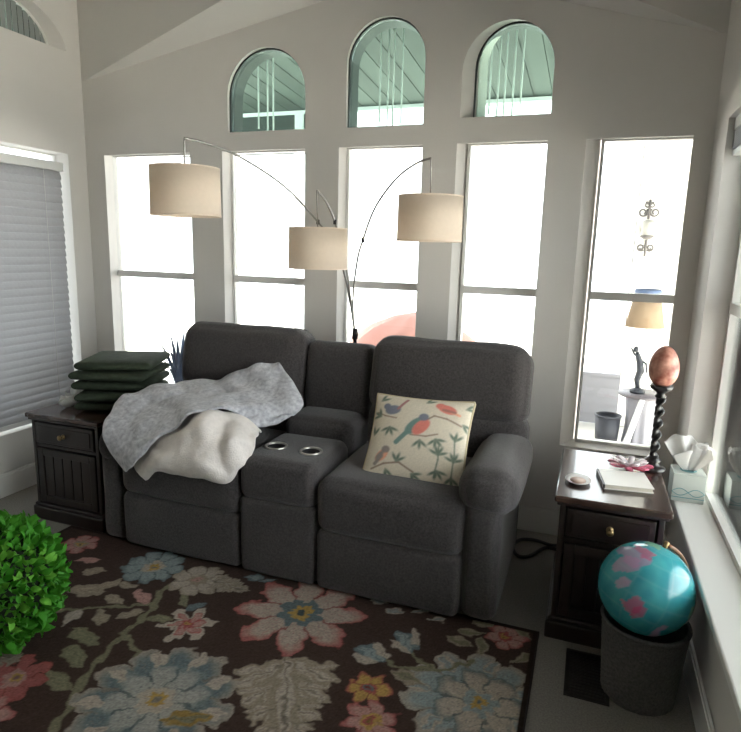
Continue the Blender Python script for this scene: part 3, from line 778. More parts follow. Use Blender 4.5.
for k, (arm, c) in enumerate(zip(ARMS, SH)):
    a = MB().tube(smoothpath(arm, 8), .0055, 8).build('arm', M['steel'], L, True)
    kn = Vector(arm[3])
    MB().lathe([(0, -.014), (.009, -.012), (.009, .012), (0, .014)], kn, 10).build('knuckle', M['black_metal'], a, True)
    MB().tube([arm[-1], (arm[-1][0], arm[-1][1], arm[-1][2] - .012), (c[0], c[1], c[2] + .05)], .004, 8).build('stem', M['steel'], L, True)
    h = .101; r0, r1 = .152, .150
    s = MB().lathe([(r0, -h), (r1, h), (r1 - .002, h), (r0 - .002, -h)], c, 56, closed=True).build('lamp_shade', M['shade'], L, True)
    for p in s.data.polygons:
        if abs(p.normal.z) > .7: p.use_smooth = False
    for zz, rr in ((-h, r0), (h, r1)):
        MB().lathe([(rr - .003, zz - .003), (rr + .001, zz - .003), (rr + .001, zz + .003), (rr - .003, zz + .003)], c, 56, closed=True).build('shade_rim', M['shade'], s)
    sb = MB()
    for j in range(3):
        aa = 2 * PI * j / 3 + .4
        sb.tube([(c[0], c[1], c[2] + .06), (c[0] + math.cos(aa) * (r1 - .003), c[1] + math.sin(aa) * (r1 - .003), c[2] + h - .012)], .002, 6)
    sb.build('spider', M['steel'], s)
    MB().lathe([(0, .06), (.018, .06), (.018, .02), (0, .02)], c, 14).build('socket', M['black_metal'], L, True)
    MB().lathe([(0, -.06), (.018, -.056), (.028, -.035), (.028, -.02), (.014, .015), (.012, .025)], c, 16).build('bulb', M['bulb'], L, True)

# ------------------------------------------------------------------ chairside tables
def side_table(x0, x1, y0, y1, H, label, knob_side=1):
    t = thing('side_table', ((x0 + x1) / 2, (y0 + y1) / 2, 0), label, 'side table', 'dark wood chairside tables')
    w = M['wood']; o = .022
    MB().box(x0, x1, y0, y1, H - .026, H).build('table_top', M['wood_top'], t, bevel=.007)
    MB().box(x0 + .01, x1 - .01, y0 + .01, y1 - .01, H - .040, H - .026).build('top_moulding', w, t, bevel=.005)
    bx0, bx1, by0, by1 = x0 + o, x1 - o, y0 + o, y1 - o
    # plinth
    MB().box(x0 + .004, x1 - .004, y0 + .004, y1 - .004, 0, .075).build('plinth', w, t, bevel=.008)
    MB().box(x0 + .012, x1 - .012, y0 + .012, y1 - .012, .075, .092).build('plinth_moulding', w, t, bevel=.006)
    # body: back, bottom, two panelled sides
    MB().box(bx0 + .02, bx1 - .02, by1 - .014, by1, .09, H - .04).build('back_panel', w, t)
    for s in (0, 1):
        xa = bx0 if s == 0 else bx1 - .022
        for ya in (by0, by1 - .035): MB().box(xa, xa + .022, ya, ya + .035, .09, H - .04).build('corner_post', w, t, bevel=.004)
        xi = xa + .006
        MB().box(xi, xi + .01, by0 + .035, by1 - .035, .09, H - .04).build('side_panel', w, t)
        MB().box(xa + .002, xa + .02, by0 + .035, by1 - .035, H - .19, H - .17).build('side_rail', w, t)
    MB().box(bx0 + .022, bx1 - .022, by0 + .008, by0 + .03, H - .188, H - .172).build('front_rail', w, t)
    d = MB().box(bx0 + .028, bx1 - .028, by0 - .004, by0 + .016, H - .165, H - .05).build('drawer', w, t, bevel=.005)
    MB().box(bx0 + .05, bx1 - .05, by0 - .009, by0 - .004, H - .148, H - .067).build('drawer_panel', w, d, bevel=.003)
    cx = (bx0 + bx1) / 2
    Mk = Matrix.Translation((cx, by0 - .009, H - .108)) @ Matrix.Rotation(PI / 2, 4, 'X')
    MB().lathe([(.014, 0), (.013, .003), (.006, .006), (.006, .014), (.013, .02), (.014, .026), (.008, .031), (0, .032)], (0, 0, 0), 18, Mk).build('knob', M['brass'], d, True)
    # framed door with vertical slats
    dr = MB(); zb, zt = .10, H - .195
    dr.box(bx0 + .028, bx0 + .068, by0 - .002, by0 + .016, zb, zt); dr.box(bx1 - .068, bx1 - .028, by0 - .002, by0 + .016, zb, zt)
    dr.box(bx0 + .068, bx1 - .068, by0 - .002, by0 + .016, zb, zb + .04); dr.box(bx0 + .068, bx1 - .068, by0 - .002, by0 + .016, zt - .04, zt)
    door = dr.build('door', w, t, bevel=.003)
    k = 5; wd = (bx1 - bx0 - .136) / k
    for i in range(k):
        MB().box(bx0 + .068 + i * wd + .002, bx0 + .068 + (i + 1) * wd - .002, by0 + .004, by0 + .012, zb + .04, zt - .04).build('door_slat', w, door, bevel=.002)
    return t
side_table(-.066, .345, 2.285, 2.905, .60, 'dark wood chairside table holding the candlestick and white book')
side_table(-2.785, -2.290, 2.305, 2.92, .60, 'dark wood chairside table under the stack of green cushions')

# ------------------------------------------------------------------ things on the right-hand table
TZ = .60
c = (.308, 2.765, TZ)
t = thing('candlestick', c, 'black barley-twist candlestick carrying an orange stone egg', 'candlestick')
MB().lathe([(0, 0), (.052, 0), (.054, .008), (.046, .016), (.030, .022), (.026, .034), (.034, .042), (.022, .052), (.014, .062)], c, 28).build('base', M['black_wood'], t, True)
V = []; F = []; nn = 14; ns = 90; zb, zt = .055, .320
for i in range(ns + 1):
    z = zb + (zt - zb) * i / ns; ph = 5.2 * 2 * PI * i / ns
    for k in range(nn):
        a = 2 * PI * k / nn
        r = .0145 + .0055 * math.cos(2 * (a - ph / 2 * 1.0) )
        V.append((c[0] + r * math.cos(a) + .004 * math.cos(ph), c[1] + r * math.sin(a) + .004 * math.sin(ph), c[2] + z))
F = [(i * nn + k, i * nn + (k + 1) % nn, (i + 1) * nn + (k + 1) % nn, (i + 1) * nn + k) for i in range(ns) for k in range(nn)] + [tuple(range(nn - 1, -1, -1)), tuple(ns * nn + k for k in range(nn))]
mk('twisted_shaft', V, F, M['black_wood'], t, True)
MB().lathe([(.016, .315), (.024, .323), (.016, .333), (.020, .341), (.040, .353), (.046, .365), (.044, .373), (.036, .373), (.03, .363), (0, .361)], c, 28).build('cup', M['black_wood'], t, True)
prof = []
for i in range(25):
    a = PI * i / 24; z = -math.cos(a); r = math.sin(a) * (1 - .10 * z)
    prof.append((max(0, r) * .059, .450 + z * .088))
eg = MB().lathe(prof, c, 36).build('decorative_egg', M['egg'], None, True)
tag(eg, 'orange mottled stone egg standing on the black twisted candlestick', 'egg')

t = thing('book', (.19, 2.49, TZ), 'white hardback book lying on the dark side table', 'book')
BM = Matrix.Translation((.188, 2.535, TZ)) @ Matrix.Rotation(math.radians(8), 4, 'Z')
MB().box(-.088, .088, -.085, .085, .003, .017, BM).build('page_block', M['pages'], t)
MB().box(-.092, .092, -.09, .09, 0, .003, BM).build('cover', M['book_white'], t); MB().box(-.092, .092, -.09, .09, .017, .020, BM).build('cover', M['book_white'], t)
MB().box(-.095, -.088, -.09, .09, 0, .020, BM).build('spine', M['black_wood'], t)

t = thing('ribbon_bow', (.215, 2.70, TZ), 'pink and white looped ribbon bow behind the white book', 'bow')
for k in range(14):
    a = 2 * PI * k / 14 + .1; ring = k % 2
    L0 = .092 if ring == 0 else .070; el_ = .35 if ring == 0 else 1.0
    d = Vector((math.cos(a), math.sin(a) * .75, 0)); side = Vector((-math.sin(a), math.cos(a), 0)) * .013
    pts = []
    for i in range(11):
        q = i / 10; loop = math.sin(q * PI)
        pts.append(Vector((.215, 2.70, TZ + .012)) + d * (L0 * math.sin(q * PI)) + Vector((0, 0, .034 * (q - .5) * loop + .03 * el_ * loop + .006)))
    V = []
    for p in pts: V += [p - side, p + side]
    F = [(2 * i, 2 * i + 1, 2 * i + 3, 2 * i + 2) for i in range(10)]
    o = mk('ribbon_loop', V, F, M['pink'] if k % 2 == 0 else M['ribbon_white'], t, True)
    o.modifiers.new('thickness', 'SOLIDIFY').thickness = .0015
MB().lathe([(0, 0), (.014, 0), (.016, .012), (.012, .024), (0, .028)], (.215, 2.70, TZ), 16).build('knot', M['pink'], t, True)

t = thing('trinket_dish', (.015, 2.46, TZ), 'small pale oval dish on the front corner of the side table', 'dish')
Md = Matrix.Translation((.012, 2.47, TZ)) @ Matrix.Diagonal((1.0, 1.25, 1, 1))
MB().lathe([(0, 0), (.026, 0), (.030, .003), (.050, .012), (.049, .014), (.030, .006), (0, .005)], (0, 0, 0), 32, Md).build('dish_body', M['ceramic'], t, True)
MB().lathe([(0, .0055), (.029, .0065), (.031, .0075), (0, .008)], (0, 0, 0), 28, Md).build('dish_glaze', M['ceramic_in'], t, True)

# ------------------------------------------------------------------ tissue box on the sill
SZ = RW[2] + .008
t = thing('tissue_box', (.475, 2.785, SZ), 'pale green tissue box with teal print on the window sill', 'tissue box')
x0, x1, ya, yb, hh = .400, .528, 2.800, 2.925, .128
m = MB().box(x0, x1, ya, yb, SZ, SZ + hh - .002); bx = m.build('carton', M['tissue_card'], t, bevel=.002)
mm = MB()
for j in range(12):
    for q in range(1):
        xa = x0 + (x1 - x0) * j / 12; xb = x0 + (x1 - x0) * (j + 1) / 12
        f = lambda x: SZ + .045 + .016 * math.sin((x - x0) / (x1 - x0) * PI * 2)
        g = lambda x: SZ + .045 - .016 * math.sin((x - x0) / (x1 - x0) * PI * 2)
        for h in (f, g): mm.tube([(xa, ya - .0005, h(xa)), (xb, ya - .0005, h(xb))], .0016, 5)
mm.tube([(x0, ya - .0005, SZ + .02), (x1, ya - .0005, SZ + .02)], .0018, 5)
mm.build('printed_scroll', M['tissue_print'], bx)
MB().lathe([(.03, 0), (.034, .001), (.03, .002)], ((x0 + x1) / 2, (ya + yb) / 2, SZ + hh - .002), 24).build('opening', M['tissue_print'], bx)
V = []; F = []; nu_, nv_ = 30, 14
cx, cy = (x0 + x1) / 2, (ya + yb) / 2
for sh, (ang, lean, hgt, off_) in enumerate(((.12, -.25, .165, -.2), (.75, .25, .135, .35), (-.5, .1, .12, .1))):
    n0 = len(V)
    for iu in range(nu_ + 1):
        uq = -1 + 2 * iu / nu_
        top = hgt * (1 - .30 * abs(uq - off_)) + .008 * math.sin(uq * 9 + sh)
        for iv in range(nv_ + 1):
            q = iv / nv_
            px = uq * (.018 + .080 * q ** .8) + lean * .06 * q
            py = .016 * math.sin(uq * 6.5 + sh * 2) * (.3 + q) + (.03 - .06 * (sh % 2)) * q * q * (1 - abs(uq)) 
            V.append((cx + px * math.cos(ang) - py * math.sin(ang), cy + (px * math.sin(ang) + py * math.cos(ang)) * .7, SZ + hh - .005 + top * q))
    F += [(n0 + i * (nv_ + 1) + k, n0 + (i + 1) * (nv_ + 1) + k, n0 + (i + 1) * (nv_ + 1) + k + 1, n0 + i * (nv_ + 1) + k + 1) for i in range(nu_) for k in range(nv_)]
tis = mk('tissue', V, F, M['paper'], t, True); tis.modifiers.new('thickness', 'SOLIDIFY').thickness = .0008

# ------------------------------------------------------------------ basket and globe
bc = (.270, 2.10)
t = thing('waste_basket', (bc[0], bc[1], 0), 'dark grey woven wastebasket under the globe', 'basket')
V = []; F = []
nb = 72; rows = 26; Hh = .275
for i in range(rows + 1):
    z = Hh * i / rows
    for k in range(nb):
        a = 2 * PI * k / nb; r = .120 + .020 * i / rows + .0007 * (1 if (k // 2 + i) % 2 else -1)
        V.append((bc[0] + r * math.cos(a), bc[1] + r * math.sin(a), z))
for i in range(rows + 1):
    z = Hh - (Hh - .006) * i / rows
    for k in range(nb):
        a = 2 * PI * k / nb; r = .134 - .020 * i / rows
        V.append((bc[0] + r * math.cos(a), bc[1] + r * math.sin(a), z))
R2 = 2 * (rows + 1)
F = [(i * nb + k, i * nb + (k + 1) % nb, (i + 1) * nb + (k + 1) % nb, (i + 1) * nb + k) for i in range(R2 - 1) for k in range(nb)] + [tuple(range(nb - 1, -1, -1)), tuple((R2 - 1) * nb + k for k in range(nb))]
mk('woven_body', V, F, M['basket'], t, False)
MB().lathe([(.132, -.006), (.143, -.006), (.145, 0), (.143, .006), (.132, .006)], (bc[0], bc[1], Hh), 48, closed=True).build('rim', M['basket'], t, True)
gc = Vector((.258, 2.10, .394)); gr = .154
t = thing('globe', (gc.x, gc.y, gc.z - gr), 'teal world globe with pink continents resting in the wastebasket', 'globe')
na, nl = 128, 64; V = []; cols = []
GM = Matrix.Rotation(math.radians(18), 3, 'Y') @ Matrix.Rotation(math.radians(-10), 3, 'X') @ Matrix.Rotation(math.radians(150), 3, 'Z')
T1, T2, PK, LG, LN, GRc = [lin(c) for c in ((42, 134, 150), (70, 168, 172), (196, 74, 118), (176, 132, 168), (150, 200, 198), (130, 170, 120))]
tocam = (Vector((0, 0, 1.5)) - gc).normalized(); right = Vector((.94, .34, 0)).normalized(); upg = right.cross(-tocam).normalized()
blobs = [(-.62, -.32, .20, PK), (-.50, -.48, .13, PK), (-.42, .62, .22, LG), (-.62, .45, .20, LG), (-.20, .74, .16, PK), (-.72, .10, .15, LG), (.1, .93, .15, GRc), (.72, -.5, .2, GRc), (-.1, -.85, .16, LG)]
for j in range(nl + 1):
    la_ = -PI / 2 + PI * j / nl
    for i in range(na):
        lo = 2 * PI * i / na
        d = GM @ Vector((math.cos(la_) * math.cos(lo), math.cos(la_) * math.sin(lo), math.sin(la_)))
        nz = mnoise.noise(d * 3.0) + .5 * mnoise.noise(d * 7)
        cc = T1 * (.5 - nz * .5) + T2 * (.5 + nz * .5)
        if d.dot(tocam) > -.2:
            sx, sy = d.dot(right), d.dot(upg)
            for (bx_, by_, br_, bcx) in blobs:
                if math.hypot(sx - bx_, sy - by_) < br_ * (.8 + .7 * nz): cc = bcx * .62 + cc * .38
        elif mnoise.noise(d * 1.7 + Vector((5, 2, 1))) > .12: cc = LG
        if j % 8 == 0 or i % 16 == 0: cc = cc * .90 + LN * .10
        V.append(gc + d * gr); cols.append(cc)
F = [(j * na + i, j * na + (i + 1) % na, (j + 1) * na + (i + 1) % na, (j + 1) * na + i) for j in range(nl) for i in range(na)]
mk('globe_ball', V, F, M['globe'], t, True, colors=np.array(cols))
ax = GM @ Vector((0, 0, 1)); e1 = (GM @ Vector((math.cos(.55), math.sin(.55), 0)))
# wooden meridian arm, on the side of the wall
e1 = Vector((.82, .52, .1)); e1 = (e1 - ax * e1.dot(ax)).normalized()
path = [gc + (ax * math.cos(a) + e1 * math.sin(a)) * (gr + .010) for a in [PI * (.02 + .62 * k / 30) for k in range(31)]]
MB().tube(path, .007, 8).build('meridian', M['globe_wood'], t, True)
MB().tube([gc + ax * (gr - .004), gc + ax * (gr + .022)], .008, 10).build('axis_pin', M['brass'], t, True)

# ------------------------------------------------------------------ floor vent and cord
t = thing('floor_vent', (.115, 2.11, 0), 'dark metal floor register set in the carpet by the wastebasket', 'vent')
vx0, vx1, vy0, vy1 = .028, .178, 1.98, 2.245
m = MB(); m.box(vx0, vx1, vy0, vy0 + .014, 0, .006); m.box(vx0, vx1, vy1 - .014, vy1, 0, .006); m.box(vx0, vx0 + .014, vy0 + .014, vy1 - .014, 0, .006); m.box(vx1 - .014, vx1, vy0 + .014, vy1 - .014, 0, .006)
m.build('vent_frame', M['vent'], t); MB().box(vx0 + .014, vx1 - .014, vy0 + .014, vy1 - .014, 0, .0012).build('duct', M['cup_dark'], t)
for k in range(14):
    y = vy0 + .022 + k * (vy1 - vy0 - .044) / 13
    MB().box(vx0 + .014, vx1 - .014, y - .0035, y + .0035, .0015, .0048).build('louvre', M['vent'], t)
tag(MB().tube(smoothpath([(-.02, 3.17, .012), (-.03, 3.06, .012), (-.049, 3.046, .012), (-.113, 3.042, .012), (-.177, 2.925, .012), (-.234, 2.901, .012), (-.269, 2.988, .012), (-.244, 3.082, .012), (-.169, 3.102, .015), (-.09, 3.064, .022), (-.03, 3.10, .014), (.05, 3.16, .012), (.05, 3.2, .012)], 8), .009, 8).build('power_cord', M['cord'], None, True),
    'black power cord looped on the carpet between sofa and table', 'cord')

# ------------------------------------------------------------------ green cushions on the left-hand table
names = ['topmost olive green flat cushion of the stack', 'second olive green cushion from the top of the stack', 'middle olive green cushion of the stack',
         'second olive green cushion from the table in the stack', 'bottom olive green cushion lying on the dark side table']
for k in range(5):
    V, F_ = soft(.205, .205, .0245, .024, (0, 0, .002), .0022, 7, k + 40, mid=10)
    MM = Matrix.Translation((-2.435 + .012 * math.sin(k * 2.1), 2.66 + .01 * math.cos(k * 3), .631 + k * .0560)) @ Matrix.Rotation(math.radians(22 + 5 * math.sin(k * 1.7)), 4, 'Z')
    VV = []
    for v in V:
        ww = v.copy(); q = min(1, max(abs(v.x), abs(v.y)) / .205); ww.z *= (1 - .35 * q ** 6)
        VV.append(MM @ ww)
    o = mk('seat_pad', VV, F_, M['green_cloth'], None, True)
    tag(o, names[4 - k], 'cushion', 'stack of olive green cushions')
t = thing('tissue_packet', (-2.695, 2.50, .60), 'crumpled white tissues beside the stack of green cushions', 'tissues')
for k in range(3):
    V = []; F = []; na, nr = 20, 6; cx, cy, cz = -2.690 + .012 * k, 2.60 - .055 * k, .60 + .001
    for i in range(nr + 1):
        q = i / nr
        for j in range(na):
            a = 2 * PI * j / na
            rr = .012 + .045 * math.sin(q * PI * .62) + .008 * math.sin(4 * a + k) * q
            z = .09 * (1 - k * .22) * q + .012 * q * math.sin(3 * a + k * 2)
            V.append((cx + rr * math.cos(a) * .8, cy + rr * math.sin(a), cz + z))
    F = [(i * na + j, i * na + (j + 1) % na, (i + 1) * na + (j + 1) % na, (i + 1) * na + j) for i in range(nr) for j in range(na)] + [tuple(range(na - 1, -1, -1))]
    o = mk('tissue', V, F, M['paper'], t, True); o.modifiers.new('thickness', 'SOLIDIFY').thickness = .0008

# ------------------------------------------------------------------ boxwood plant on the rug
pc = Vector((-1.985, 1.455, .250)); pr = .228
t = thing('boxwood_plant', (pc.x, pc.y, .011), 'bright green leafy boxwood ball standing on the rug', 'plant')
MB().lathe([(0, .0135), (.085, .0135), (.105, .10), (.108, .13), (.098, .13), (.094, .11), (0, .108)], (pc.x, pc.y, 0), 28).build('pot', M['pot'], t, True)
prof = [(max(0, math.sin(PI * i / 14)) * pr * .84, -math.cos(PI * i / 14) * pr * .84) for i in range(15)]
MB().lathe(prof, pc, 24).build('twig_core', M['soil'], t, True)
def leafmesh():
    V = []; F = []
    for i in range(5):
        q = i / 4; w = .0125 * math.sin(PI * (.08 + .86 * q)) ; y = .042 * q; z = .010 * math.sin(q * 2.6)
        V += [(-w, y, z + .004), (0, y, z), (w, y, z + .004)]
    for i in range(4):
        a = 3 * i; F += [(a, a + 1, a + 4, a + 3), (a + 1, a + 2, a + 5, a + 4)]
    return V, F
lv, lf = leafmesh()
lms = []
for nmx in ('leaf', 'leaf2'):
    me = bpy.data.meshes.new('leaf'); me.from_pydata(lv, [], lf); me.materials.append(M[nmx])
    me.polygons.foreach_set('use_smooth', [True] * len(me.polygons)); lms.append(me)
camp = Vector((0, 0, 1.5))
cand = []
rnd = random.Random(11)
N = 1900
for i in range(N):
    z = 1 - 2 * (i + .5) / N; a = i * 2.399963
    d = Vector((math.sqrt(1 - z * z) * math.cos(a), math.sqrt(1 - z * z) * math.sin(a), z))
    rr = pr * (.83 + .17 * rnd.random())
    p = pc + d * rr
    dirv = (d * rnd.uniform(.5, 1.2) + Vector((rnd.uniform(-1, 1), rnd.uniform(-1, 1), rnd.uniform(-.4, .9))) * .75).normalized()
    s = rnd.uniform(.75, 1.25)
    if p.z + min(0, dirv.z) * .045 * s < .024: continue
    xax = dirv.cross(d + Vector((.01, .02, .03))).normalized(); zax = xax.cross(dirv)
    MM = Matrix((xax * s, dirv * s, zax * s)).transposed().to_4x4(); MM.translation = p
    vis = d.dot((camp - pc).normalized()) * 1.0 + .5 * d.dot(Vector((.9, -.1, .3)))
    cand.append((vis, MM, 0 if rnd.random() < .62 else 1))
cand.sort(key=lambda q: -q[0])
off = Matrix.Translation(-wloc(t))
for (vis, MM, k) in cand[:290]:
    o = bpy.data.objects.new('leaf', lms[k]); C.objects.link(o); o.parent = t; o.matrix_local = off @ MM
V = []; F = []
for (vis, MM, k) in cand[290:]:
    n0 = len(V); V += [MM @ Vector(p) for p in lv]; F += [tuple(n0 + q for q in f) for f in lf]
tag(mk('foliage', V, F, M['leaf'], t, True), kind='stuff')

# ------------------------------------------------------------------ outdoors: patio behind the window wall
tag(MB().box(-14, 9, YB + .16, 22, -.12, -.01).build('patio_ground', M['concrete']), 'pale concrete patio outside the windows', 'ground', kind='structure')
tag(MB().box(XR + .16, 9, -8, YB + .16, -.12, -.01).build('side_yard_ground', M['concrete']), 'pale concrete yard outside the side window', 'ground', kind='structure')
w = MB().box(.30, 3.4, 5.75, 5.9, 0, 2.62); w.box(.30, .37, 5.72, 5.92, 0, 2.62)
tag(w.build('wall_patio', M['stucco']), 'white stucco patio wall carrying the wall sconce', 'wall', kind='structure')
# patio roof
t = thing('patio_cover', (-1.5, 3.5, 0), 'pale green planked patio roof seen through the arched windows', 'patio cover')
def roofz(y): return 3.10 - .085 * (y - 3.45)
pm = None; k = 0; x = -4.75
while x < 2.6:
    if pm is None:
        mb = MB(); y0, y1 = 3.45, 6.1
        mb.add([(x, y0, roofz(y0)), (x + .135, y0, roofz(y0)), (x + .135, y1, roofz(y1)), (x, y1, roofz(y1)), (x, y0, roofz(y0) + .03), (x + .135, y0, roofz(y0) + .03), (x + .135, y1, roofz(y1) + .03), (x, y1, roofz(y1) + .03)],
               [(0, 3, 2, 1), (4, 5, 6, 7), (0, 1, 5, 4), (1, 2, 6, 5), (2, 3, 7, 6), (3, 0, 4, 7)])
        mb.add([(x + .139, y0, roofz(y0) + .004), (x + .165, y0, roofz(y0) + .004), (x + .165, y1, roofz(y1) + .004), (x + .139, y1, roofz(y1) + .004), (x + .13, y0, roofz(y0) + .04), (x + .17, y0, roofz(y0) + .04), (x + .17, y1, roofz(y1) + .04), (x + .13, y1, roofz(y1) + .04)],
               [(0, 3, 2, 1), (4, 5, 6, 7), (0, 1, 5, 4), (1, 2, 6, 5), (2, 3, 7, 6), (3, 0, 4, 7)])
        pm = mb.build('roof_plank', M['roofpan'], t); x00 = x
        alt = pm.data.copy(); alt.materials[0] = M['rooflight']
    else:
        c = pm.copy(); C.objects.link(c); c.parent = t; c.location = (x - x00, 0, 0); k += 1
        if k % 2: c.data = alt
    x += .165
MB().box(-4.75, 2.6, 5.95, 6.05, roofz(6.0) - .035, roofz(6.0)).build('beam', M['beam'], t)
MB().box(-4.75, -2.72, 5.97, 6.0, roofz(6.0) - .42, roofz(6.0) - .035).build('sky_blocker', M['roofpan'], t)  # added panel, blocks the bright sky under the beam for the first arch
for px in (-4.6, -3.0, 2.4):
    MB().box(px - .05, px + .05, 5.95, 6.05, -.01, roofz(6.0) - .035).build('post', M['beam'], t)
# low siding wall beside the patio table
t = thing('wall_low', (-.2, 5.7, 0), 'low pale grey sided wall behind the slate bin', 'wall', kind='structure')
sid = None
for k in range(5):
    if sid is None:
        sid = mk('siding_board', [(-.75, 5.715, 0), (.30, 5.715, 0), (.30, 5.745, 0), (-.75, 5.745, 0), (-.75, 5.727, .088), (.30, 5.727, .088), (.30, 5.745, .088), (-.75, 5.745, .088)],
                 [(0, 3, 2, 1), (4, 5, 6, 7), (0, 1, 5, 4), (1, 2, 6, 5), (2, 3, 7, 6), (3, 0, 4, 7)], M['siding'], t)
    else:
        c = sid.copy(); C.objects.link(c); c.parent = t; c.location = (0, 0, k * .088)
MB().box(-.76, .30, 5.70, 5.76, .44, .465).build('cap', M['siding'], t)
# pale vertical tubes standing for the streaks behind the arched windows
def pale_tubes(cx, cy, n, span, ztop, ln, label):
    t = thing('tube_set', (cx, cy, ztop - ln), label, 'wind chime')
    zr = roofz(cy)
    MB().lathe([(0, -.012), (span * .25, -.012), (span * .25, 0), (0, 0)], (cx, cy, ztop + .02), 24).build('top_disc', M['pale_tubes'], t, True)
    MB().tube([(cx, cy, ztop + .02), (cx, cy, zr + .002)], .003, 6).build('hanger', M['pale_tubes'], t)
    for k in range(n):
        x = cx - span / 2 + span * k / (n - 1)
        MB().tube([(x, cy + .02 * math.sin(k * 2.2), ztop + .01), (x, cy + .02 * math.sin(k * 2.2), ztop - ln * (.9 + .1 * math.sin(k)))], .006, 10).build('pale_tube', M['pale_tubes'], t, True)
pale_tubes(-2.30, 4.05, 3, .13, 3.0, .74, 'three pale vertical tubes under the patio roof')
pale_tubes(-1.37, 4.05, 4, .15, 3.0, .74, 'four pale vertical tubes under the patio roof')
pale_tubes(-.62, 4.05, 5, .19, 3.0, .72, 'five pale vertical tubes under the patio roof')

# wall sconce
c = Vector((.385, 5.735, 1.72))
t = thing('wall_sconce', (c.x, c.y, c.z - .22), 'ornate weathered wall sconce on the white patio wall', 'sconce')
MB().lathe([(.035, -.055), (.048, -.05), (.052, .05), (.042, .075), (.0, .085)], c + Vector((0, -.09, 0)), 20).build('lantern', M['stone_glass'], t, True)
MB().lathe([(0, -.08), (.03, -.075), (.056, -.055), (.05, -.048), (0, -.048)], c + Vector((0, -.09, 0)), 20).build('lantern_base', M['iron'], t, True)
m = MB()
def scroll(cx, cz, r, s, a0, turns=1.3):
    return [(cx + s * r * (1 - .6 * q) * math.cos(a0 + q * turns * 2 * PI), c.y - .02, cz + r * (1 - .6 * q) * math.sin(a0 + q * turns * 2 * PI)) for q in [i / 18 for i in range(19)]]
for s in (-1, 1):
    m.tube(scroll(c.x + s * .045, c.z + .145, .038, s, 2.4), .008, 6)
    m.tube(scroll(c.x + s * .035, c.z - .145, .03, s, -2.4), .008, 6)
    m.tube(scroll(c.x + s * .02, c.z + .205, .024, s, 1.0), .007, 6)
m.tube([(c.x, c.y - .02, c.z + .25), (c.x, c.y - .02, c.z + .09)], .010, 6); m.tube([(c.x, c.y - .02, c.z - .22), (c.x, c.y - .02, c.z - .08)], .010, 6)
m.build('scrollwork', M['iron'], t, True)
MB().lathe([(0, 0), (.05, 0), (.05, .018), (0, .02)], (0, 0, 0), 20, Matrix.Translation(c) @ Matrix.Rotation(PI / 2, 4, 'X')).build('wall_plate', M['iron'], t)
MB().tube([c + Vector((0, -.01, -.09)), c + Vector((0, -.09, -.09)), c + Vector((0, -.09, -.07))], .008, 8).build('bracket', M['iron'], t)

# patio table, lamp and bin
c = (.43, 5.0, -.01)
t = thing('pedestal_table', c, 'round grey patio table with a white skirt, seen through the tall window', 'table')
MB().lathe([(0, .455), (.165, .455), (.175, .465), (.172, .478), (0, .48)], c, 36).build('table_top', M['tabletop'], t, True)
V = []; F = []; na = 48
for i in range(9):
    q = i / 8
    for k in range(na):
        a = 2 * PI * k / na; r = .115 - .02 * math.sin(q * PI) + .012 * math.sin(9 * a) * (.3 + q)
        V.append((c[0] + r * math.cos(a), c[1] + r * math.sin(a), .445 * (1 - q)))
F = [(i * na + k, i * na + (k + 1) % na, (i + 1) * na + (k + 1) % na, (i + 1) * na + k) for i in range(8) for k in range(na)]
mk('skirt', V, F, M['cloth_skirt'], t, True)
MB().tube([(.42, 4.84, .45), (.36, 4.82, .2), (.31, 4.80, .0)], [.02, .022, .03], 10).build('leg', M['pole'], t, True)
lz = .47
c = Vector((.39, 4.99, lz))
t = thing('figurine_lamp', c, 'apricot-shaded lamp with a dark dancer figure on the patio table', 'lamp')
MB().lathe([(0, 0), (.055, 0), (.055, .02), (.03, .035), (0, .04)], c, 24).build('lamp_base', M['bronze'], t, True)
MB().tube([c + Vector(p) for p in ((.0, 0, .03), (-.012, 0, .10), (.008, 0, .17), (-.004, 0, .235), (-.02, 0, .28), (-.03, 0, .315))], [.014, .022, .028, .024, .02, .012], 10).build('figure_body', M['bronze'], t, True)
MB().lathe([(max(0, math.sin(PI * i / 8)) * .019, -math.cos(PI * i / 8) * .023) for i in range(9)], c + Vector((-.04, 0, .335)), 14).build('figure_head', M['bronze'], t, True)
MB().tube([c + Vector(p) for p in ((-.015, 0, .275), (-.05, -.01, .30), (-.075, -.01, .345))], [.010, .008, .006], 8).build('figure_arm', M['bronze'], t, True)
MB().tube([c + Vector(p) for p in ((-.005, 0, .255), (.04, -.01, .23), (.05, -.01, .16))], [.010, .008, .006], 8).build('figure_arm', M['bronze'], t, True)
MB().tube([c + Vector((.02, .02, .02)), c + Vector((.02, .02, .60))], .005, 8).build('stem', M['pole'], t)
sc = c + Vector((.0, 0, .51))
s = MB().lathe([(.138, 0), (.092, .235), (.090, .235), (.136, 0)], sc, 40, closed=True).build('lamp_shade', M['pat_shade'], t, True)
MB().lathe([(.0965, .228), (.094, .275), (.086, .283), (.084, .27), (.088, .228)], sc, 40, closed=True).build('shade_band', M['pat_band'], s, True)
MB().tube([c + Vector((.02, .02, .6)), sc + Vector((.0, 0, .27))], .004, 6).build('harp', M['pole'], t)
c = (.20, 4.95, -.01)
t = thing('waste_bin', c, 'slate plastic bin standing beside the patio table', 'bin')
MB().lathe([(0, 0), (.078, 0), (.094, .285), (.088, .285), (.073, .01), (0, .012)], c, 32).build('bin_body', M['bin'], t, True)
MB().lathe([(.090, .278), (.098, .278), (.099, .292), (.088, .292)], c, 32, closed=True).build('rim', M['bin'], t, True)

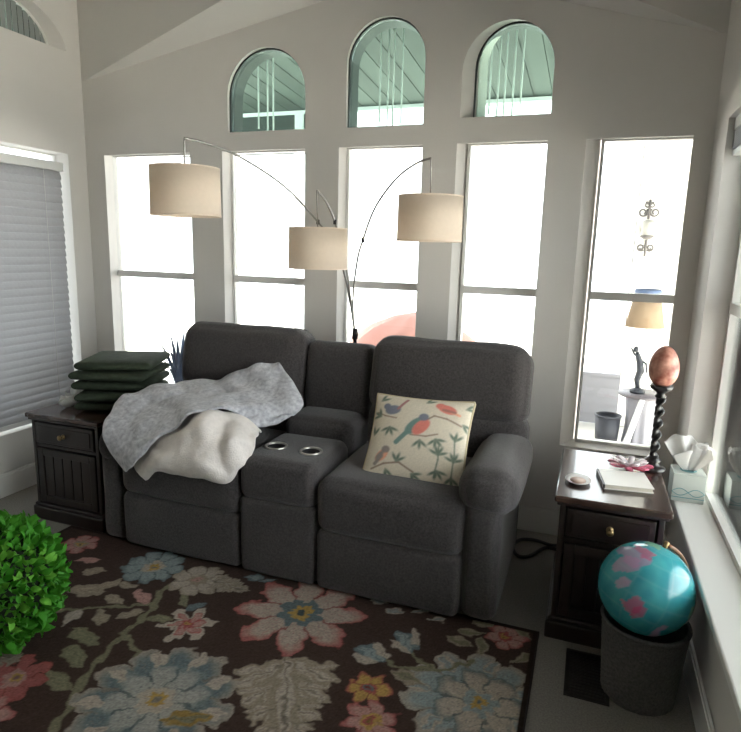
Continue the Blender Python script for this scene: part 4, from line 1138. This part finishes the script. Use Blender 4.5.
# red market umbrella, low over the yard
c = Vector((-1.50, 5.35, 0))
t = thing('patio_umbrella', (c.x, c.y, -.01), 'faded red canvas umbrella out on the patio', 'umbrella')
apex = c + Vector((0, 0, .95)); nr = 8; V = [apex]; F = []
for ring, (r, z) in enumerate(((.20, .91), (.42, .82), (.64, .67))):
    for k in range(nr * 4):
        a = 2 * PI * k / (nr * 4); sag = .04 * (ring + 1) / 3 * abs(math.sin(nr / 2 * a))
        V.append(c + Vector((r * math.cos(a) * (1 - .05 * abs(math.sin(nr / 2 * a))), r * math.sin(a) * (1 - .05 * abs(math.sin(nr / 2 * a))), z - sag)))
nk = nr * 4
F = [(0, 1 + k, 1 + (k + 1) % nk) for k in range(nk)] + [(1 + i * nk + k, 1 + (i + 1) * nk + k, 1 + (i + 1) * nk + (k + 1) % nk, 1 + i * nk + (k + 1) % nk) for i in range(2) for k in range(nk)]
o = mk('canopy', V, F, M['cloth_red'], t, True); o.modifiers.new('thickness', 'SOLIDIFY').thickness = .004
MB().tube([c + Vector((0, 0, .0)), apex], .018, 10).build('pole', M['pole'], t); MB().lathe([(0, 0), (.2, 0), (.18, .04), (.04, .06), (0, .06)], c + Vector((0, 0, -.01)), 24).build('base', M['pole'], t)

# dark spiky plant outside the first window
c = Vector((-3.33, 4.32, -.01))
t = thing('spiky_plant', c, 'dark blue-green spiky plant in a pot outside the corner window', 'plant')
MB().lathe([(0, 0), (.10, 0), (.13, .24), (.135, .26), (.12, .26), (.11, .235), (0, .23)], c, 24).build('pot', M['terracotta'], t, True)
rnd = random.Random(4)
for k in range(22):
    a = 2 * PI * k / 22 + rnd.uniform(-.1, .1); lean = rnd.uniform(.12, .42); ln = rnd.uniform(.46, .66)
    d = Vector((math.cos(a), math.sin(a), 0)); s = Vector((-math.sin(a), math.cos(a), 0))
    V = []
    for i in range(7):
        q = i / 6; p = c + Vector((0, 0, .235)) + d * (.02 + lean * ln * q ** 1.4) + Vector((0, 0, ln * q * (1 - .22 * q)))
        w = .027 * (1 - q) ** .6 + .001
        V += [p - s * w, p + d * .004, p + s * w]
    F = [f for i in range(6) for f in ((3 * i, 3 * i + 1, 3 * i + 4, 3 * i + 3), (3 * i + 1, 3 * i + 2, 3 * i + 5, 3 * i + 4))]
    o = mk('leaf', V, F, M['navy'], t, True); o.modifiers.new('thickness', 'SOLIDIFY').thickness = .002
